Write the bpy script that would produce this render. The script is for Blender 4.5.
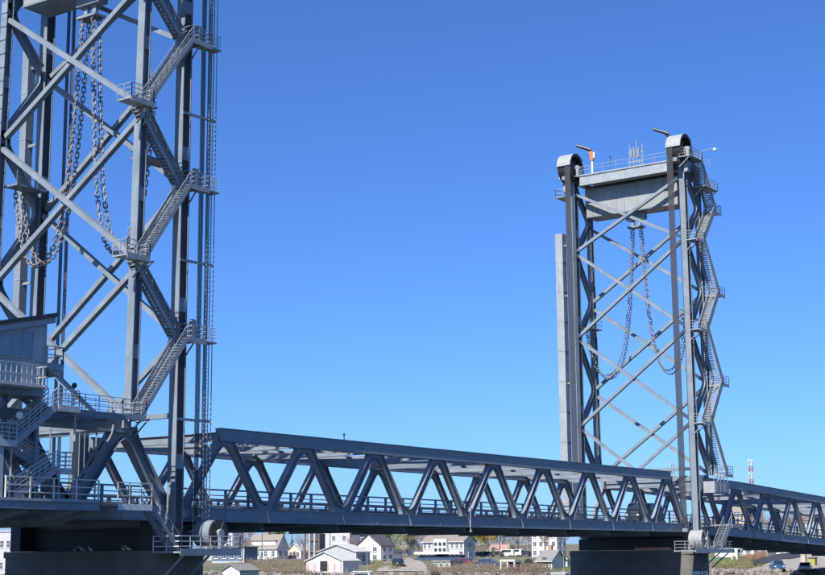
import bpy, bmesh, math, random
from mathutils import Vector, Matrix, noise as mnoise
random.seed(7)
R = math.radians
for o in list(bpy.data.objects): bpy.data.objects.remove(o)
SC = bpy.context.scene
COL = SC.collection

# ------------------------------------------------------------------ camera
CAM_O = Vector((-93.827138, -80.395881, -2.813369))
CAM_R = Vector((0.575018, -0.818109, -0.007283)).normalized()
CAM_U = Vector((-0.14169, -0.108347, 0.983964)).normalized()
CAM_W = Vector((0.805778, 0.564765, 0.178219)).normalized()
CAM_F = 1487.52                       # focal length in pixels of the 825 px wide photograph
cd = bpy.data.cameras.new('camera'); cam = bpy.data.objects.new('camera', cd); COL.objects.link(cam)
cd.sensor_width = 36.0; cd.lens = CAM_F / 825.0 * 36.0
cd.clip_start = 0.5; cd.clip_end = 20000
m = Matrix.Identity(4)
for i in range(3):
    m[i][0] = CAM_R[i]; m[i][1] = CAM_U[i]; m[i][2] = -CAM_W[i]; m[i][3] = CAM_O[i]
cam.matrix_world = m
SC.camera = cam
SC.render.resolution_x = 1024; SC.render.resolution_y = 714

# ------------------------------------------------------------------ sky, sun, exposure
SUN_EL, SUN_AZ = 43.0, -5.5           # the sun stands over -X, turned a little to -Y: it only grazes the near faces
sd = Vector((-math.cos(R(SUN_AZ))*math.cos(R(SUN_EL)), math.sin(R(SUN_AZ))*math.cos(R(SUN_EL)), math.sin(R(SUN_EL))))
W = bpy.data.worlds.new('World'); SC.world = W; W.use_nodes = True
nt = W.node_tree; nt.nodes.clear()
sky = nt.nodes.new('ShaderNodeTexSky'); sky.sky_type = 'NISHITA'; sky.sun_disc = False
sky.sun_elevation = R(SUN_EL); sky.sun_rotation = math.atan2(sd.x, sd.y)
sky.altitude = 0; sky.air_density = 0.8; sky.dust_density = 0.6; sky.ozone_density = 10.0
bg = nt.nodes.new('ShaderNodeBackground'); bg.inputs[1].default_value = 0.087
wo = nt.nodes.new('ShaderNodeOutputWorld')
tint = nt.nodes.new('ShaderNodeVectorMath'); tint.operation = 'MULTIPLY'; tint.inputs[1].default_value = (.765, .975, 1.25)   # the camera's colour rendering of a clear sky
nt.links.new(sky.outputs[0], tint.inputs[0]); nt.links.new(tint.outputs[0], bg.inputs[0]); nt.links.new(bg.outputs[0], wo.inputs[0])
sl = bpy.data.lights.new('sun', 'SUN'); sl.energy = 5.0; sl.angle = R(0.53); sl.color = (1.0, 0.95, 0.87)
so = bpy.data.objects.new('sun', sl); COL.objects.link(so)
so.rotation_euler = (-sd).to_track_quat('-Z', 'Y').to_euler(); so.location = (0, 0, 120)
SC.view_settings.view_transform = 'Standard'; SC.view_settings.look = 'None'
SC.view_settings.exposure = 0.70; SC.view_settings.gamma = 1.0; SC.view_settings.use_curve_mapping = False

# ------------------------------------------------------------------ pixel helpers (a pixel gives only a direction)
def ray(px, py):
    return CAM_W + CAM_R*((px-412.5)/CAM_F) + CAM_U*((287.5-py)/CAM_F)
def on_x(px, py, X): d = ray(px, py); return CAM_O + d*((X-CAM_O.x)/d.x)
def on_y(px, py, Y): d = ray(px, py); return CAM_O + d*((Y-CAM_O.y)/d.y)

# ------------------------------------------------------------------ mesh helpers
class MB:
    def __init__(s): s.v = []; s.f = []
    def add(s, vs, fs):
        b = len(s.v); s.v += [tuple(p) for p in vs]; s.f += [tuple(i+b for i in f) for f in fs]; return s
    def box(s, c, sz):
        x, y, z = c; a, b, d = sz[0]/2, sz[1]/2, sz[2]/2
        return s.add([(x+i*a, y+j*b, z+k*d) for i in (-1,1) for j in (-1,1) for k in (-1,1)],
                     [(0,1,3,2),(4,6,7,5),(0,4,5,1),(2,3,7,6),(0,2,6,4),(1,5,7,3)])
    def span(s, x0, x1, y0, y1, z0, z1):
        return s.box(((x0+x1)/2,(y0+y1)/2,(z0+z1)/2),(abs(x1-x0),abs(y1-y0),abs(z1-z0)))
    def frame(s, p, q, up=(0,0,1)):
        p, q = Vector(p), Vector(q); d = (q-p).normalized(); up = Vector(up)
        a = d.cross(up)
        if a.length < 1e-4: a = d.cross(Vector((0,1,0)))
        a.normalize(); b = a.cross(d).normalized()
        return p, q, d, a, b
    def beam(s, p, q, w, h, up=(0,0,1)):            # w across, h along "up"
        p, q, d, a, b = s.frame(p, q, up)
        vs = [o + a*(i*w/2) + b*(j*h/2) for o in (p, q) for i, j in ((-1,-1),(1,-1),(1,1),(-1,1))]
        return s.add(vs, [(0,3,2,1),(4,5,6,7),(0,1,5,4),(1,2,6,5),(2,3,7,6),(3,0,4,7)])
    def ibeam(s, p, q, w, h, t=.05, up=(0,0,1)):
        p, q, d, a, b = s.frame(p, q, up)
        s.beam(p, q, t, h-2*t+.004, b)
        for k in (-1, 1): s.beam(p+b*(k*(h/2-t/2)), q+b*(k*(h/2-t/2)), w, t, b)
        return s
    def cyl(s, p, q, r, n=8, r2=None, caps=True):
        p, q, d, a, b = s.frame(p, q); r2 = r if r2 is None else r2
        vs = []
        for o, rr in ((p, r), (q, r2)):
            for i in range(n):
                t = 2*math.pi*i/n; vs.append(o + a*(rr*math.cos(t)) + b*(rr*math.sin(t)))
        fs = [(i, (i+1) % n, n+(i+1) % n, n+i) for i in range(n)]
        if caps: fs += [tuple(range(n))[::-1], tuple(range(n, 2*n))]
        return s.add(vs, fs)
    def tube(s, pts, r, n=6):
        for a, b in zip(pts[:-1], pts[1:]): s.cyl(a, b, r, n)
        return s
    def prism(s, poly, off):                         # poly: 3D points of a planar outline, off: extrusion vector
        n = len(poly); off = Vector(off); poly = [Vector(p) for p in poly]
        vs = poly + [p+off for p in poly]
        return s.add(vs, [tuple(range(n))[::-1], tuple(range(n, 2*n))] + [(i, (i+1) % n, n+(i+1) % n, n+i) for i in range(n)])
    def lathe(s, c, prof, n=16, axis=(0,0,1)):       # prof: (radius, height)
        c = Vector(c); ax = Vector(axis).normalized(); a = ax.orthogonal().normalized(); b = ax.cross(a)
        vs = []; fs = []
        for r, h in prof:
            for i in range(n):
                t = 2*math.pi*i/n; vs.append(c + ax*h + a*(r*math.cos(t)) + b*(r*math.sin(t)))
        for k in range(len(prof)-1):
            for i in range(n):
                fs.append((k*n+i, k*n+(i+1) % n, (k+1)*n+(i+1) % n, (k+1)*n+i))
        fs.append(tuple(range(n))[::-1]); fs.append(tuple(range((len(prof)-1)*n, len(prof)*n)))
        return s.add(vs, fs)
    def rail(s, pts, h=1.07, rails=(1.0,.62,.3), step=1.5, r=.03, post=None):
        pts = [Vector(p) for p in pts]; up = Vector((0,0,h)); post = post or r
        for a, b in zip(pts[:-1], pts[1:]):
            L = (b-a).length; n = max(1, round(L/step))
            for i in range(n+1):
                o = a.lerp(b, i/n); s.beam(o, o+up, post*2, post*2, (1,0,0))
            for k in rails:
                o = Vector((0,0,h*k)); s.beam(a+o, b+o, r*2, r*2)
        return s
    def mesh(s, name, smooth=False):
        me = bpy.data.meshes.new(name); me.from_pydata(s.v, [], s.f)
        bm = bmesh.new(); bm.from_mesh(me); bmesh.ops.recalc_face_normals(bm, faces=bm.faces[:]); bm.to_mesh(me); bm.free()
        if smooth:
            for p in me.polygons: p.use_smooth = True
        return me
    def build(s, name, mat, parent=None, smooth=False, kind=None):
        me = s.mesh(name, smooth); me.materials.append(mat)
        return link(name, me, parent, kind)
def link(name, me, parent=None, kind=None):
    o = bpy.data.objects.new(name, me); COL.objects.link(o)
    if parent is not None: setpar(o, parent)
    if kind: o['kind'] = kind
    return o
WM = {}
def world_of(o):
    M = Matrix.LocRotScale(o.location, o.rotation_euler, o.scale)
    p = o.parent
    return (world_of(p) @ o.matrix_parent_inverse @ M) if p is not None else M
def setpar(o, parent):
    o.parent = parent; o.matrix_parent_inverse = world_of(parent).inverted()
def thing(name, label, cat, loc=(0,0,0), group=None):
    o = bpy.data.objects.new(name, None); COL.objects.link(o); o.location = loc; o.empty_display_size = .5
    return tag(o, label, cat, group)
def tag(o, label, cat, group=None):
    o['label'] = label; o['category'] = cat
    if group: o['group'] = group
    return o

# ------------------------------------------------------------------ materials
def mat(name, c, rough=.6, var=.12, scale=1.2, streak=0.0, dirt=None, bump=.0, metal=0.0, fine=0.0, spec=.5, rust=0.0):
    M = bpy.data.materials.new(name); M.use_nodes = True; N = M.node_tree.nodes; L = M.node_tree.links
    B = N['Principled BSDF']; B.inputs['Roughness'].default_value = rough; B.inputs['Metallic'].default_value = metal
    B.inputs['Specular IOR Level'].default_value = spec
    g = N.new('ShaderNodeNewGeometry')
    n1 = N.new('ShaderNodeTexNoise'); n1.inputs['Scale'].default_value = scale; n1.inputs['Detail'].default_value = 6
    L.new(g.outputs['Position'], n1.inputs['Vector'])
    ramp = N.new('ShaderNodeMapRange'); ramp.inputs[1].default_value = .3; ramp.inputs[2].default_value = .7
    ramp.inputs[3].default_value = 1-var; ramp.inputs[4].default_value = 1+var
    L.new(n1.outputs[0], ramp.inputs[0])
    mul = N.new('ShaderNodeVectorMath'); mul.operation = 'SCALE'; mul.inputs[0].default_value = c[:3]
    L.new(ramp.outputs[0], mul.inputs['Scale']); last = mul.outputs[0]
    if streak > 0:
        mp = N.new('ShaderNodeMapping'); mp.inputs['Scale'].default_value = (4.5, 4.5, .22)
        L.new(g.outputs['Position'], mp.inputs[0])
        n2 = N.new('ShaderNodeTexNoise'); n2.inputs['Scale'].default_value = 1.0; n2.inputs['Detail'].default_value = 5
        L.new(mp.outputs[0], n2.inputs['Vector'])
        r2 = N.new('ShaderNodeMapRange'); r2.inputs[1].default_value = .52; r2.inputs[2].default_value = .75
        r2.inputs[3].default_value = 0; r2.inputs[4].default_value = streak; L.new(n2.outputs[0], r2.inputs[0])
        mx = N.new('ShaderNodeMix'); mx.data_type = 'RGBA'; mx.inputs['B'].default_value = (*(dirt or (.16,.13,.10)), 1)
        L.new(r2.outputs[0], mx.inputs['Factor']); L.new(last, mx.inputs['A']); last = mx.outputs['Result']
    if rust > 0:
        n5 = N.new('ShaderNodeTexNoise'); n5.inputs['Scale'].default_value = 1.9; n5.inputs['Detail'].default_value = 9; n5.inputs['Roughness'].default_value = .7
        L.new(g.outputs['Position'], n5.inputs['Vector'])
        r5 = N.new('ShaderNodeMapRange'); r5.inputs[1].default_value = .63; r5.inputs[2].default_value = .72; r5.inputs[3].default_value = 0; r5.inputs[4].default_value = rust
        L.new(n5.outputs[0], r5.inputs[0])
        m5 = N.new('ShaderNodeMix'); m5.data_type = 'RGBA'; m5.inputs['B'].default_value = (.12,.075,.05,1)
        L.new(r5.outputs[0], m5.inputs['Factor']); L.new(last, m5.inputs['A']); last = m5.outputs['Result']
    L.new(last, B.inputs['Base Color'])
    if fine > 0:
        r3 = N.new('ShaderNodeMapRange'); r3.inputs[3].default_value = rough-fine; r3.inputs[4].default_value = rough+fine
        L.new(n1.outputs[0], r3.inputs[0]); L.new(r3.outputs[0], B.inputs['Roughness'])
    if bump > 0:
        n4 = N.new('ShaderNodeTexNoise'); n4.inputs['Scale'].default_value = scale*6; n4.inputs['Detail'].default_value = 6
        L.new(g.outputs['Position'], n4.inputs['Vector'])
        bp = N.new('ShaderNodeBump'); bp.inputs['Strength'].default_value = bump; bp.inputs['Distance'].default_value = .1
        L.new(n4.outputs[0], bp.inputs['Height']); L.new(bp.outputs[0], B.inputs['Normal'])
    return M
STEEL = mat('steel paint', (.178,.213,.248), .5, .16, .6, .42, (.105,.105,.10), .05, fine=.12, rust=.5)
STEELD = mat('steel paint span', (.185,.215,.25), .5, .15, .6, .38, (.10,.105,.11), .05, fine=.12, rust=.4)
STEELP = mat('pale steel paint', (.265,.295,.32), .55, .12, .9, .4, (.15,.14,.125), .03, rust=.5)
GALV = mat('galvanised steel', (.285,.305,.32), .5, .18, 3, 0, None, 0, .2, rust=.35)
CWM = mat('counterweight plate', (.255,.272,.278), .6, .14, .5, .7, (.17,.155,.135), .04, rust=.6)
ROPE = mat('greased wire rope', (.045,.045,.055), .55, .3, 6)
CHAINM = mat('chain steel', (.20,.20,.205), .6, .55, 2.2, 0, None, 0, .1, rust=.7)
DARK = mat('dark rubber', (.02,.02,.022), .7, .2, 4)
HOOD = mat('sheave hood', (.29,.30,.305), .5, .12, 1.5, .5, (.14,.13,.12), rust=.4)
CONC = mat('pier concrete', (.135,.13,.12), .85, .18, .6, .55, (.11,.10,.085), .25)
BOXD = mat('dark steel and shade', (.03,.034,.04), .6, .15, .6, .3, (.05,.045,.04))  # near-black tone stands in for shade under the deck and in recesses
DECK = mat('deck surface', (.09,.09,.09), .85, .15, 1)
SIDING = mat('control house siding', (.36,.40,.43), .55, .08, .8, .25, (.22,.22,.21))
ROOFD = mat('dark roof edge', (.022,.025,.032), .6, .15, 2)
GLASS = mat('window glass', (.14,.21,.28), .08, .1, .4, spec=.8)  # base colour lifted to blue to carry the sky's reflection
WHITE = mat('white paint', (.62,.61,.59), .55, .05, 2, .12, (.45,.42,.38))
RED = mat('red oxide paint', (.42,.12,.07), .6, .12, 3)
ORANGE = mat('orange paint', (.60,.15,.05), .5, .1, 3)
RAILM = mat('pale stair rail', (.42,.44,.45), .5, .12, 2, 0, None, 0, .1, rust=.3)
CREAM = mat('cream railing', (.55,.54,.47), .5, .08, 2)
BLACK = mat('black paint', (.025,.027,.03), .45, .2, 3)
INK = mat('sign lettering', (.02,.02,.02), .6, .05, 3)

# ================================================================== SETTING
def lerp_tab(t, x):
    if x <= t[0][0]: return t[0][1]
    for (a, za), (b, zb) in zip(t[:-1], t[1:]):
        if x <= b: return za + (zb-za)*(x-a)/(b-a)
    return t[-1][1]
SHORE = [(-400,168),(0,157),(12,156),(28,152),(55,131),(120,127),(600,127)]
PROF = [(-30,-13),(-4,-10.5),(0,-7.6),(3,-5.9),(25,-5.1),(50,-4.0),(100,-3.4),(180,-2.7),(300,-1.0),(700,5),(1600,12)]
def terr(x, y):
    d = x - lerp_tab(SHORE, y)
    z = lerp_tab(PROF, d)
    return z + (.22*mnoise.noise(Vector((x*.06, y*.06, 3))) + .1*mnoise.noise(Vector((x*.3, y*.3, 9)))) * (1 if d > 3 else .6)
def ground_hit(px, py, d0=200, d1=1500):
    d = ray(px, py); t = d0
    while t < d1:
        p = CAM_O + d*t
        if p.z <= terr(p.x, p.y): return Vector((p.x, p.y, terr(p.x, p.y)))
        t += .5
    p = CAM_O + d*420; return Vector((p.x, p.y, terr(p.x, p.y)))

# water
mw = MB(); mw.add([(-6000,-6000,-8.5),(9000,-6000,-8.5),(9000,9000,-8.5),(-6000,9000,-8.5)], [(0,1,2,3)])
WATER = bpy.data.materials.new('river water'); WATER.use_nodes = True
N = WATER.node_tree.nodes; L = WATER.node_tree.links; B = N['Principled BSDF']
B.inputs['Base Color'].default_value = (.02,.045,.06,1); B.inputs['Roughness'].default_value = .12; B.inputs['IOR'].default_value = 1.33
g = N.new('ShaderNodeNewGeometry'); n1 = N.new('ShaderNodeTexNoise'); n1.inputs['Scale'].default_value = .6; n1.inputs['Detail'].default_value = 8
L.new(g.outputs['Position'], n1.inputs['Vector']); bp = N.new('ShaderNodeBump'); bp.inputs['Strength'].default_value = .5; bp.inputs['Distance'].default_value = .4
L.new(n1.outputs[0], bp.inputs['Height']); L.new(bp.outputs[0], B.inputs['Normal'])
wob = mw.build('water', WATER, kind='structure')

# far bank terrain: dry grass, scrub brown, gravel, by noise
TERR = bpy.data.materials.new('bank ground'); TERR.use_nodes = True
N = TERR.node_tree.nodes; L = TERR.node_tree.links; B = N['Principled BSDF']; B.inputs['Roughness'].default_value = .95
g = N.new('ShaderNodeNewGeometry')
n1 = N.new('ShaderNodeTexNoise'); n1.inputs['Scale'].default_value = .045; n1.inputs['Detail'].default_value = 9; n1.inputs['Roughness'].default_value = .65
L.new(g.outputs['Position'], n1.inputs['Vector'])
cr = N.new('ShaderNodeValToRGB'); L.new(n1.outputs[0], cr.inputs[0])
cr.color_ramp.elements[0].position = .3; cr.color_ramp.elements[0].color = (.22,.19,.155,1)
cr.color_ramp.elements[1].position = .72; cr.color_ramp.elements[1].color = (.10,.15,.045,1)
for pos, c in ((.42,(.17,.135,.10)),(.52,(.14,.125,.075)),(.6,(.10,.11,.045))):
    e = cr.color_ramp.elements.new(pos); e.color = (*c, 1)
L.new(cr.outputs[0], B.inputs['Base Color'])
n2 = N.new('ShaderNodeTexNoise'); n2.inputs['Scale'].default_value = 1.3; n2.inputs['Detail'].default_value = 8
L.new(g.outputs['Position'], n2.inputs['Vector'])
bp = N.new('ShaderNodeBump'); bp.inputs['Strength'].default_value = .8; bp.inputs['Distance'].default_value = .5
L.new(n2.outputs[0], bp.inputs['Height']); L.new(bp.outputs[0], B.inputs['Normal'])
def axis_vals(a, b, fine0, fine1, sf, sc):
    r = []; x = a
    while x < b:
        r.append(x); x += sf if fine0 <= x < fine1 else sc
    r.append(b); return r
xs = axis_vals(112, 1700, 112, 300, 2.5, 40); ys = axis_vals(-500, 1400, -10, 240, 4, 40)
tv = [(x, y, terr(x, y)) for x in xs for y in ys]; ny = len(ys)
tf = [(i*ny+j, (i+1)*ny+j, (i+1)*ny+j+1, i*ny+j+1) for i in range(len(xs)-1) for j in range(ny-1)]
tm = MB(); tm.add(tv, tf); tob = tm.build('terrain', TERR, smooth=True, kind='structure')

# ================================================================== BRIDGE
PAN = 10.1; ZT = 7.39; YN, YF = .3, 14.8
def diag_sweep(p, q, plane_n, w, fw, flare_p=.5, flare_q=.5, t=.055, cut=1.3):
    """I-section with flanges that curve outwards at both ends into the chords (no gusset plates)."""
    p, q = Vector(p), Vector(q); d = (q-p); L_ = d.length; d.normalize(); nrm = Vector(plane_n); side = nrm.cross(d).normalized()
    st = [0,.06,.12,.2,.3,.45,.6,.8,1.0]
    ts = [s*cut for s in st] + [L_/2] + [L_-s*cut for s in reversed(st)]
    mb = MB(); secs = []
    for i, x in enumerate(ts):
        e = min(x, L_-x); f = flare_p if x < L_/2 else flare_q
        k = max(0, 1-e/cut); h = w/2 + f*k*k*k + f*.25*k
        secs.append((p + d*x, h))
    for sg in (-1, 1):
        for (o0, h0), (o1, h1) in zip(secs[:-1], secs[1:]):
            a0 = o0+side*(sg*h0); a1 = o1+side*(sg*h1); b0 = o0+side*(sg*(h0-t)); b1 = o1+side*(sg*(h1-t)); y = nrm*(fw/2)
            mb.add([a0-y,a0+y,b0+y,b0-y,a1-y,a1+y,b1+y,b1-y], [(0,1,5,4),(2,3,7,6),(1,2,6,5),(3,0,4,7)])
    for (o0, h0), (o1, h1) in zip(secs[:-1], secs[1:]):
        y = nrm*.03
        for sg in (-1, 1):
            mb.add([o0-side*h0+y*sg, o0+side*h0+y*sg, o1+side*h1+y*sg, o1-side*h1+y*sg], [(0,1,2,3)])
    return mb
def truss_span(T, x0, n, zoff, steel, end0=True, end1=True, dw=.62, fw=.52):
    """Warren truss span: bottom nodes at x0+i*PAN, top nodes half-way between; zoff(x) = grade."""
    bx = [x0+i*PAN for i in range(n+1)]; tx = [x0+(i+.5)*PAN for i in range(n)]
    def P(x, y, z): return Vector((x, y, z+zoff(x)))
    for y in (YN, YF):
        for i in range(n):                                   # bottom chord, one box with lips per panel
            a, b = bx[i], bx[i+1]; g_ = .004
            mb = MB(); mb.beam(P(a+g_,y,.525), P(b-g_,y,.525), .5, .98)
            mb.beam(P(a+g_,y,1.03), P(b-g_,y,1.03), .68, .05); mb.beam(P(a+g_,y,.02), P(b-g_,y,.02), .74, .06)
            mb.build('bottom_chord', steel, T)
            out = -1 if y == YN else 1
            MB().beam(P(b-.22,y+out*.30,.98), P(b+.24,y+out*.30,.07), .12, .1, (0,1,0)).build('stiffener', STEELP, T)   # diagonal's flange carried over the web; paler tone paints in its sunlit face
            MB().beam(P((a+b)/2,y+out*.265,.98), P((a+b)/2,y+out*.265,.07), .05, .03, (0,1,0)).build('stiffener', steel, T)
        tops = list(tx)
        for i in range(n-1):
            a, b = tops[i], tops[i+1]
            if i == 0: a -= .75 if end0 else 0
            if i == n-2: b += .75 if end1 else 0
            mb = MB(); mb.beam(P(a,y,ZT-.52), P(b,y,ZT-.52), .5, .94)
            mb.beam(P(a,y,ZT-.03), P(b,y,ZT-.03), .66, .06); mb.beam(P(a,y,ZT-1.02), P(b,y,ZT-1.02), .66, .06)
            mb.build('top_chord', steel, T)
        for i in range(n):
            diag_sweep(P(bx[i]+.5,y,1.0), P(tx[i]-.55,y,ZT-1.0), (0,1,0), dw, fw, .42, .26, cut=1.1).build('diagonal', steel, T)
            diag_sweep(P(bx[i+1]-.5,y,1.0), P(tx[i]+.55,y,ZT-1.0), (0,1,0), dw, fw, .42, .26, cut=1.1).build('diagonal', steel, T)
            pl_ = [P(tx[i]-1.1,y-.05,ZT-1.0), P(tx[i]+1.1,y-.05,ZT-1.0), P(tx[i]+.7,y-.05,ZT-1.35), P(tx[i],y-.05,ZT-1.42), P(tx[i]-.7,y-.05,ZT-1.35)]
            MB().prism(pl_, (0,.1,0)).build('node_plate', steel, T)
            for xb_ in ([bx[i]] if i else [bx[0]]):
                pl_ = [P(xb_-.9,y-.05,1.0), P(xb_+.9,y-.05,1.0), P(xb_+.5,y-.05,1.26), P(xb_,y-.05,1.32), P(xb_-.5,y-.05,1.26)]
                MB().prism(pl_, (0,.1,0)).build('node_plate', steel, T)
    for i in range(n):                                       # top struts and laterals
        MB().ibeam(P(tx[i],YN+.26,ZT-.62), P(tx[i],YF-.26,ZT-.62), .42, .72, .045).build('cross_strut', steel, T)
        if i < n-1:
            lb = MB(); lb.beam(P(tx[i]+.3,YN+.26,ZT-.45), P(tx[i+1]-.3,YF-.26,ZT-.45), .3, .24)
            lb.build('lateral_brace', steel, T)
            lb = MB(); lb.beam(P(tx[i]+.3,YF-.26,ZT-.75), P(tx[i+1]-.3,YN+.26,ZT-.75), .3, .24); lb.build('lateral_brace', steel, T)
    for i in range(2*n+1):                                   # floor beams
        x = x0+i*PAN/2; dz = 1.15 if i % 2 == 0 else .8
        if i in (0,): x += .25
        if i == 2*n: x -= .25
        MB().ibeam(P(x,YN+.26,.62-dz/2), P(x,YF-.26,.62-dz/2), .4, dz, .05).build('floor_beam', steel, T)
    for y in (2.4,4.5,6.5,8.6,10.6,12.7):
        MB().ibeam(P(bx[0]+.5,y,.40), P(bx[-1]-.5,y,.40), .3, .7, .04).build('stringer', steel, T)
    MB().beam(P(bx[0],7.55,.88), P(bx[-1],7.55,.88), 13.7, .22).build('deck_slab', DECK, T)
    pm = None
    for y, h in ((.95,1.55),(14.15,1.55)):                   # walkway rails
        rl = MB()
        for k, r in ((1.0,.085),(.72,.05),(.45,.05)):
            z = .99+h*k; rl.beam(P(bx[0]+.4,y,z), P(bx[-1]-.4,y,z), r*2, r*1.5)
        ro = rl.build('railing', steel, T)
        if pm is None: pm = MB().box((0,0,h/2),(.22,.16,h)).mesh('post'); pm.materials.append(steel)
        k = int(n*PAN/2.75)
        for i in range(k+1):
            x = bx[0]+.6+(n*PAN-1.2)*i/k
            o = bpy.data.objects.new('post', pm); COL.objects.link(o); o.location = P(x,y,.99); setpar(o, ro)
    for y in (3.0,12.1):                                     # roadway barrier
        rl = MB(); rl.beam(P(bx[0]+.4,y,1.21), P(bx[-1]-.4,y,1.21), .3, .44)
        rl.beam(P(bx[0]+.4,y,1.78), P(bx[-1]-.4,y,1.78), .16, .14)
        k = int(n*PAN/3)
        for i in range(k+1):
            x = bx[0]+.6+(n*PAN-1.2)*i/k; rl.beam(P(x,y,1.40), P(x,y,1.74), .12, .16, (1,0,0))
        rl.build('barrier', steel, T)

flat = lambda x: 0.0
lift = thing('lift_span', 'long blue grey steel truss lift span between the two towers', 'bridge span', (35.35,7.55,0))
truss_span(lift, -PAN, 9, flat, STEELD)
nav = MB(); nav.cyl((30.4,-.08,1.6), (30.4,-.08,-.25), .05, 6); nav.box((30.4,-.1,-.35), (.2,.2,.25)); nav.box((30.4,-.1,1.7),(.18,.18,.3))
nav.build('light_bracket', GALV, lift)
small = MB(); small.cyl((10.6,.3,7.39),(10.6,.3,7.75),.05,6); small.lathe((10.6,.3,7.75),[(.02,0),(.1,.03),(.11,.15),(.06,.22),(.02,.25)],8)
small.build('beacon', GALV, lift)

lf = thing('truss_span', 'blue grey approach truss span running off left under the near tower', 'bridge span', (-31,7.55,0), 'approach spans')
truss_span(lf, -11.2-4*PAN, 4, flat, STEELD, dw=.95, fw=.92)
gr = lambda x: -.35 - .033*max(0, x-92)
rf = thing('truss_span', 'blue grey approach truss span sloping down right beyond the far tower', 'bridge span', (127,7.55,0), 'approach spans')
truss_span(rf, 81.9, 9, gr, STEELD)

# ---------------------------------------------------------------- towers
YA, YD = -.6, 15.7
FL = [14.0, 26.0, 37.8, 46.2]        # brace levels on the face towards the lift span
BL = [7.3, 19.4, 31.4, 42.6]         # brace levels on the back face
def make_tower(s, label, near):
    cx = 35.35
    def V(x, y, z): return Vector((cx+s*(x-cx), y, z))
    T = thing('lift_tower', label, 'bridge tower', V(-13.8,7.55,0), 'lift towers')
    XA = -11.4
    def XB(z): return -16.25 + .55*(z-7.3)/41
    def column(y, zb, zt, xb, w, d, nm):
        mb = MB(); p, q = V(xb(zb),y,zb), V(xb(zt),y,zt)
        if True:                                                         # open H section; dark rails in the front columns' recesses deepen their shade
            mb.beam(p, q, .06, d-.1, (1,0,0))
            for k in (-1, 1): mb.beam(p+Vector((k*(d/2-.04),0,0)), q+Vector((k*(d/2-.04),0,0)), w, .08, (1,0,0))
        if False:
            mb.beam(p, q, w-.12, d-.16, (1,0,0))
            for k in (-1, 1): mb.beam(p+Vector((0,k*(w/2-.03),0)), q+Vector((0,k*(w/2-.03),0)), .06, d, (1,0,0))
        o = mb.build(nm, STEEL, T)
        if nm == 'front_column':
            for k in (-1, 1): MB().beam(p+Vector((0,k*.18,0)), q+Vector((0,k*.18,0)), .26, .5, (1,0,0)).build('recess_shade_rail', BOXD, o)  # dark infill strips added to blacken the recess
        z = zb+5
        while z < zt-3:                                                  # bolted splices
            c = V(xb(z),y,z); sp = MB()
            sp.box(c, (d+.03, w-.1, 1.1)); sp.build('splice_plate', STEEL, o); z += 12.05
        return o
    for y in (YA, YD):
        column(y, -.6, 48.0, lambda z: XA, .84, .92, 'front_column')
        column(y, 7.3, 47.6, XB, .72, .74, 'back_column')
    def seg(a, b, w, h, nm='brace', up=(0,0,1)): MB().beam(a, b, w, h, up).build(nm, STEEL, T)
    for y in (YA, YD):                                                   # zigzag on the two sides
        pts = [V(XB(7.3),y,7.3)]
        seq = [(0,FL[0]),(1,BL[1]),(0,FL[1]),(1,BL[2]),(0,FL[2]),(1,BL[3]),(0,47.4)]
        for w_, z in seq: pts.append(V(XA if w_ == 0 else XB(z), y, z))
        for a, b in zip(pts[:-1], pts[1:]):
            d = (b-a).normalized(); a2 = a+d*.3; b2 = b-d*.3
            diag_sweep(a2, b2, (0,1,0), .76, .5, .35, .35, cut=1.0).build('side_diagonal', STEEL, T)
    for i in range(len(FL)-1):                                           # crossed braces, front
        for a, b in ((YA,YD),(YD,YA)):
            off = 0 if a < b else .26*s
            sg = .45 if a < b else -.45
            p = V(XA,a,FL[i]); q = V(XA,b,FL[i+1]); d = (q-p).normalized()
            p, q = p+d*.5+Vector((off,0,0)), q-d*.5+Vector((off,0,0))
            MB().beam(p, q, .46, .38, Vector((1,0,0)).cross(d)).build('cross_brace', STEEL, T)
    for i in range(len(BL)-1):
        for a, b in ((YA,YD),(YD,YA)):
            off = 0 if a < b else .26*s
            p = V(XB(BL[i]),a,BL[i]); q = V(XB(BL[i+1]),b,BL[i+1]-.6); d = (q-p).normalized()
            p, q = p+d*.45+Vector((off,0,0)), q-d*.45+Vector((off,0,0))
            MB().beam(p, q, .46, .40, Vector((1,0,0)).cross(d)).build('cross_brace', STEEL, T)
    seg(V(XA,YA+.43,7.95), V(XA,YD-.43,7.95), .4, .38, 'portal_strut')
    seg(V(XB(7.3)-.02,YA+.37,7.0), V(XB(7.3)-.02,YD-.37,7.0), .5, .7, 'portal_strut')
    for y in (YA, YD):
        sgn = 1 if y < 7 else -1
        p = V(XA,y,FL[0]); q = V(XA,7.55-sgn*.4,8.2); d = (q-p).normalized()
        MB().beam(p+d*.5, q, .3, .4, (0,-d.z,d.y)).build('cross_brace', STEEL, T)
    # top: girders, deck, sheaves
    g1 = MB(); g1.beam(V(-10.6,YA+1.6,47.5), V(-10.6,YD-1.6,47.5), .7, 1.25); g1.beam(V(-10.6,YA+1.5,48.2), V(-10.6,YD-1.5,48.2), .95, .1)
    g1.build('top_girder', STEELP, T)
    g2 = MB(); g2.beam(V(-15.8,YA+.4,47.2), V(-15.8,YD-.4,47.2), .7, 1.6); g2.build('top_girder', STEELP, T)
    for y in (YA, YD):
        sg = MB(); sg.beam(V(-16.3,y,47.95), V(-8.9,y,47.95), .8, .5); sg.build('sheave_girder', STEEL, T)
    MB().span(V(-16.6,0,0).x, V(-10.2,0,0).x, YA+.5, YD-.5, 48.27, 48.36).build('machinery_deck', GALV, T)
    rl = MB(); rl.rail([V(-10.1,YA+1.4,48.36), V(-10.1,YD-1.4,48.36)], 1.1, (1,.55), 1.9, .022)
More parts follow.
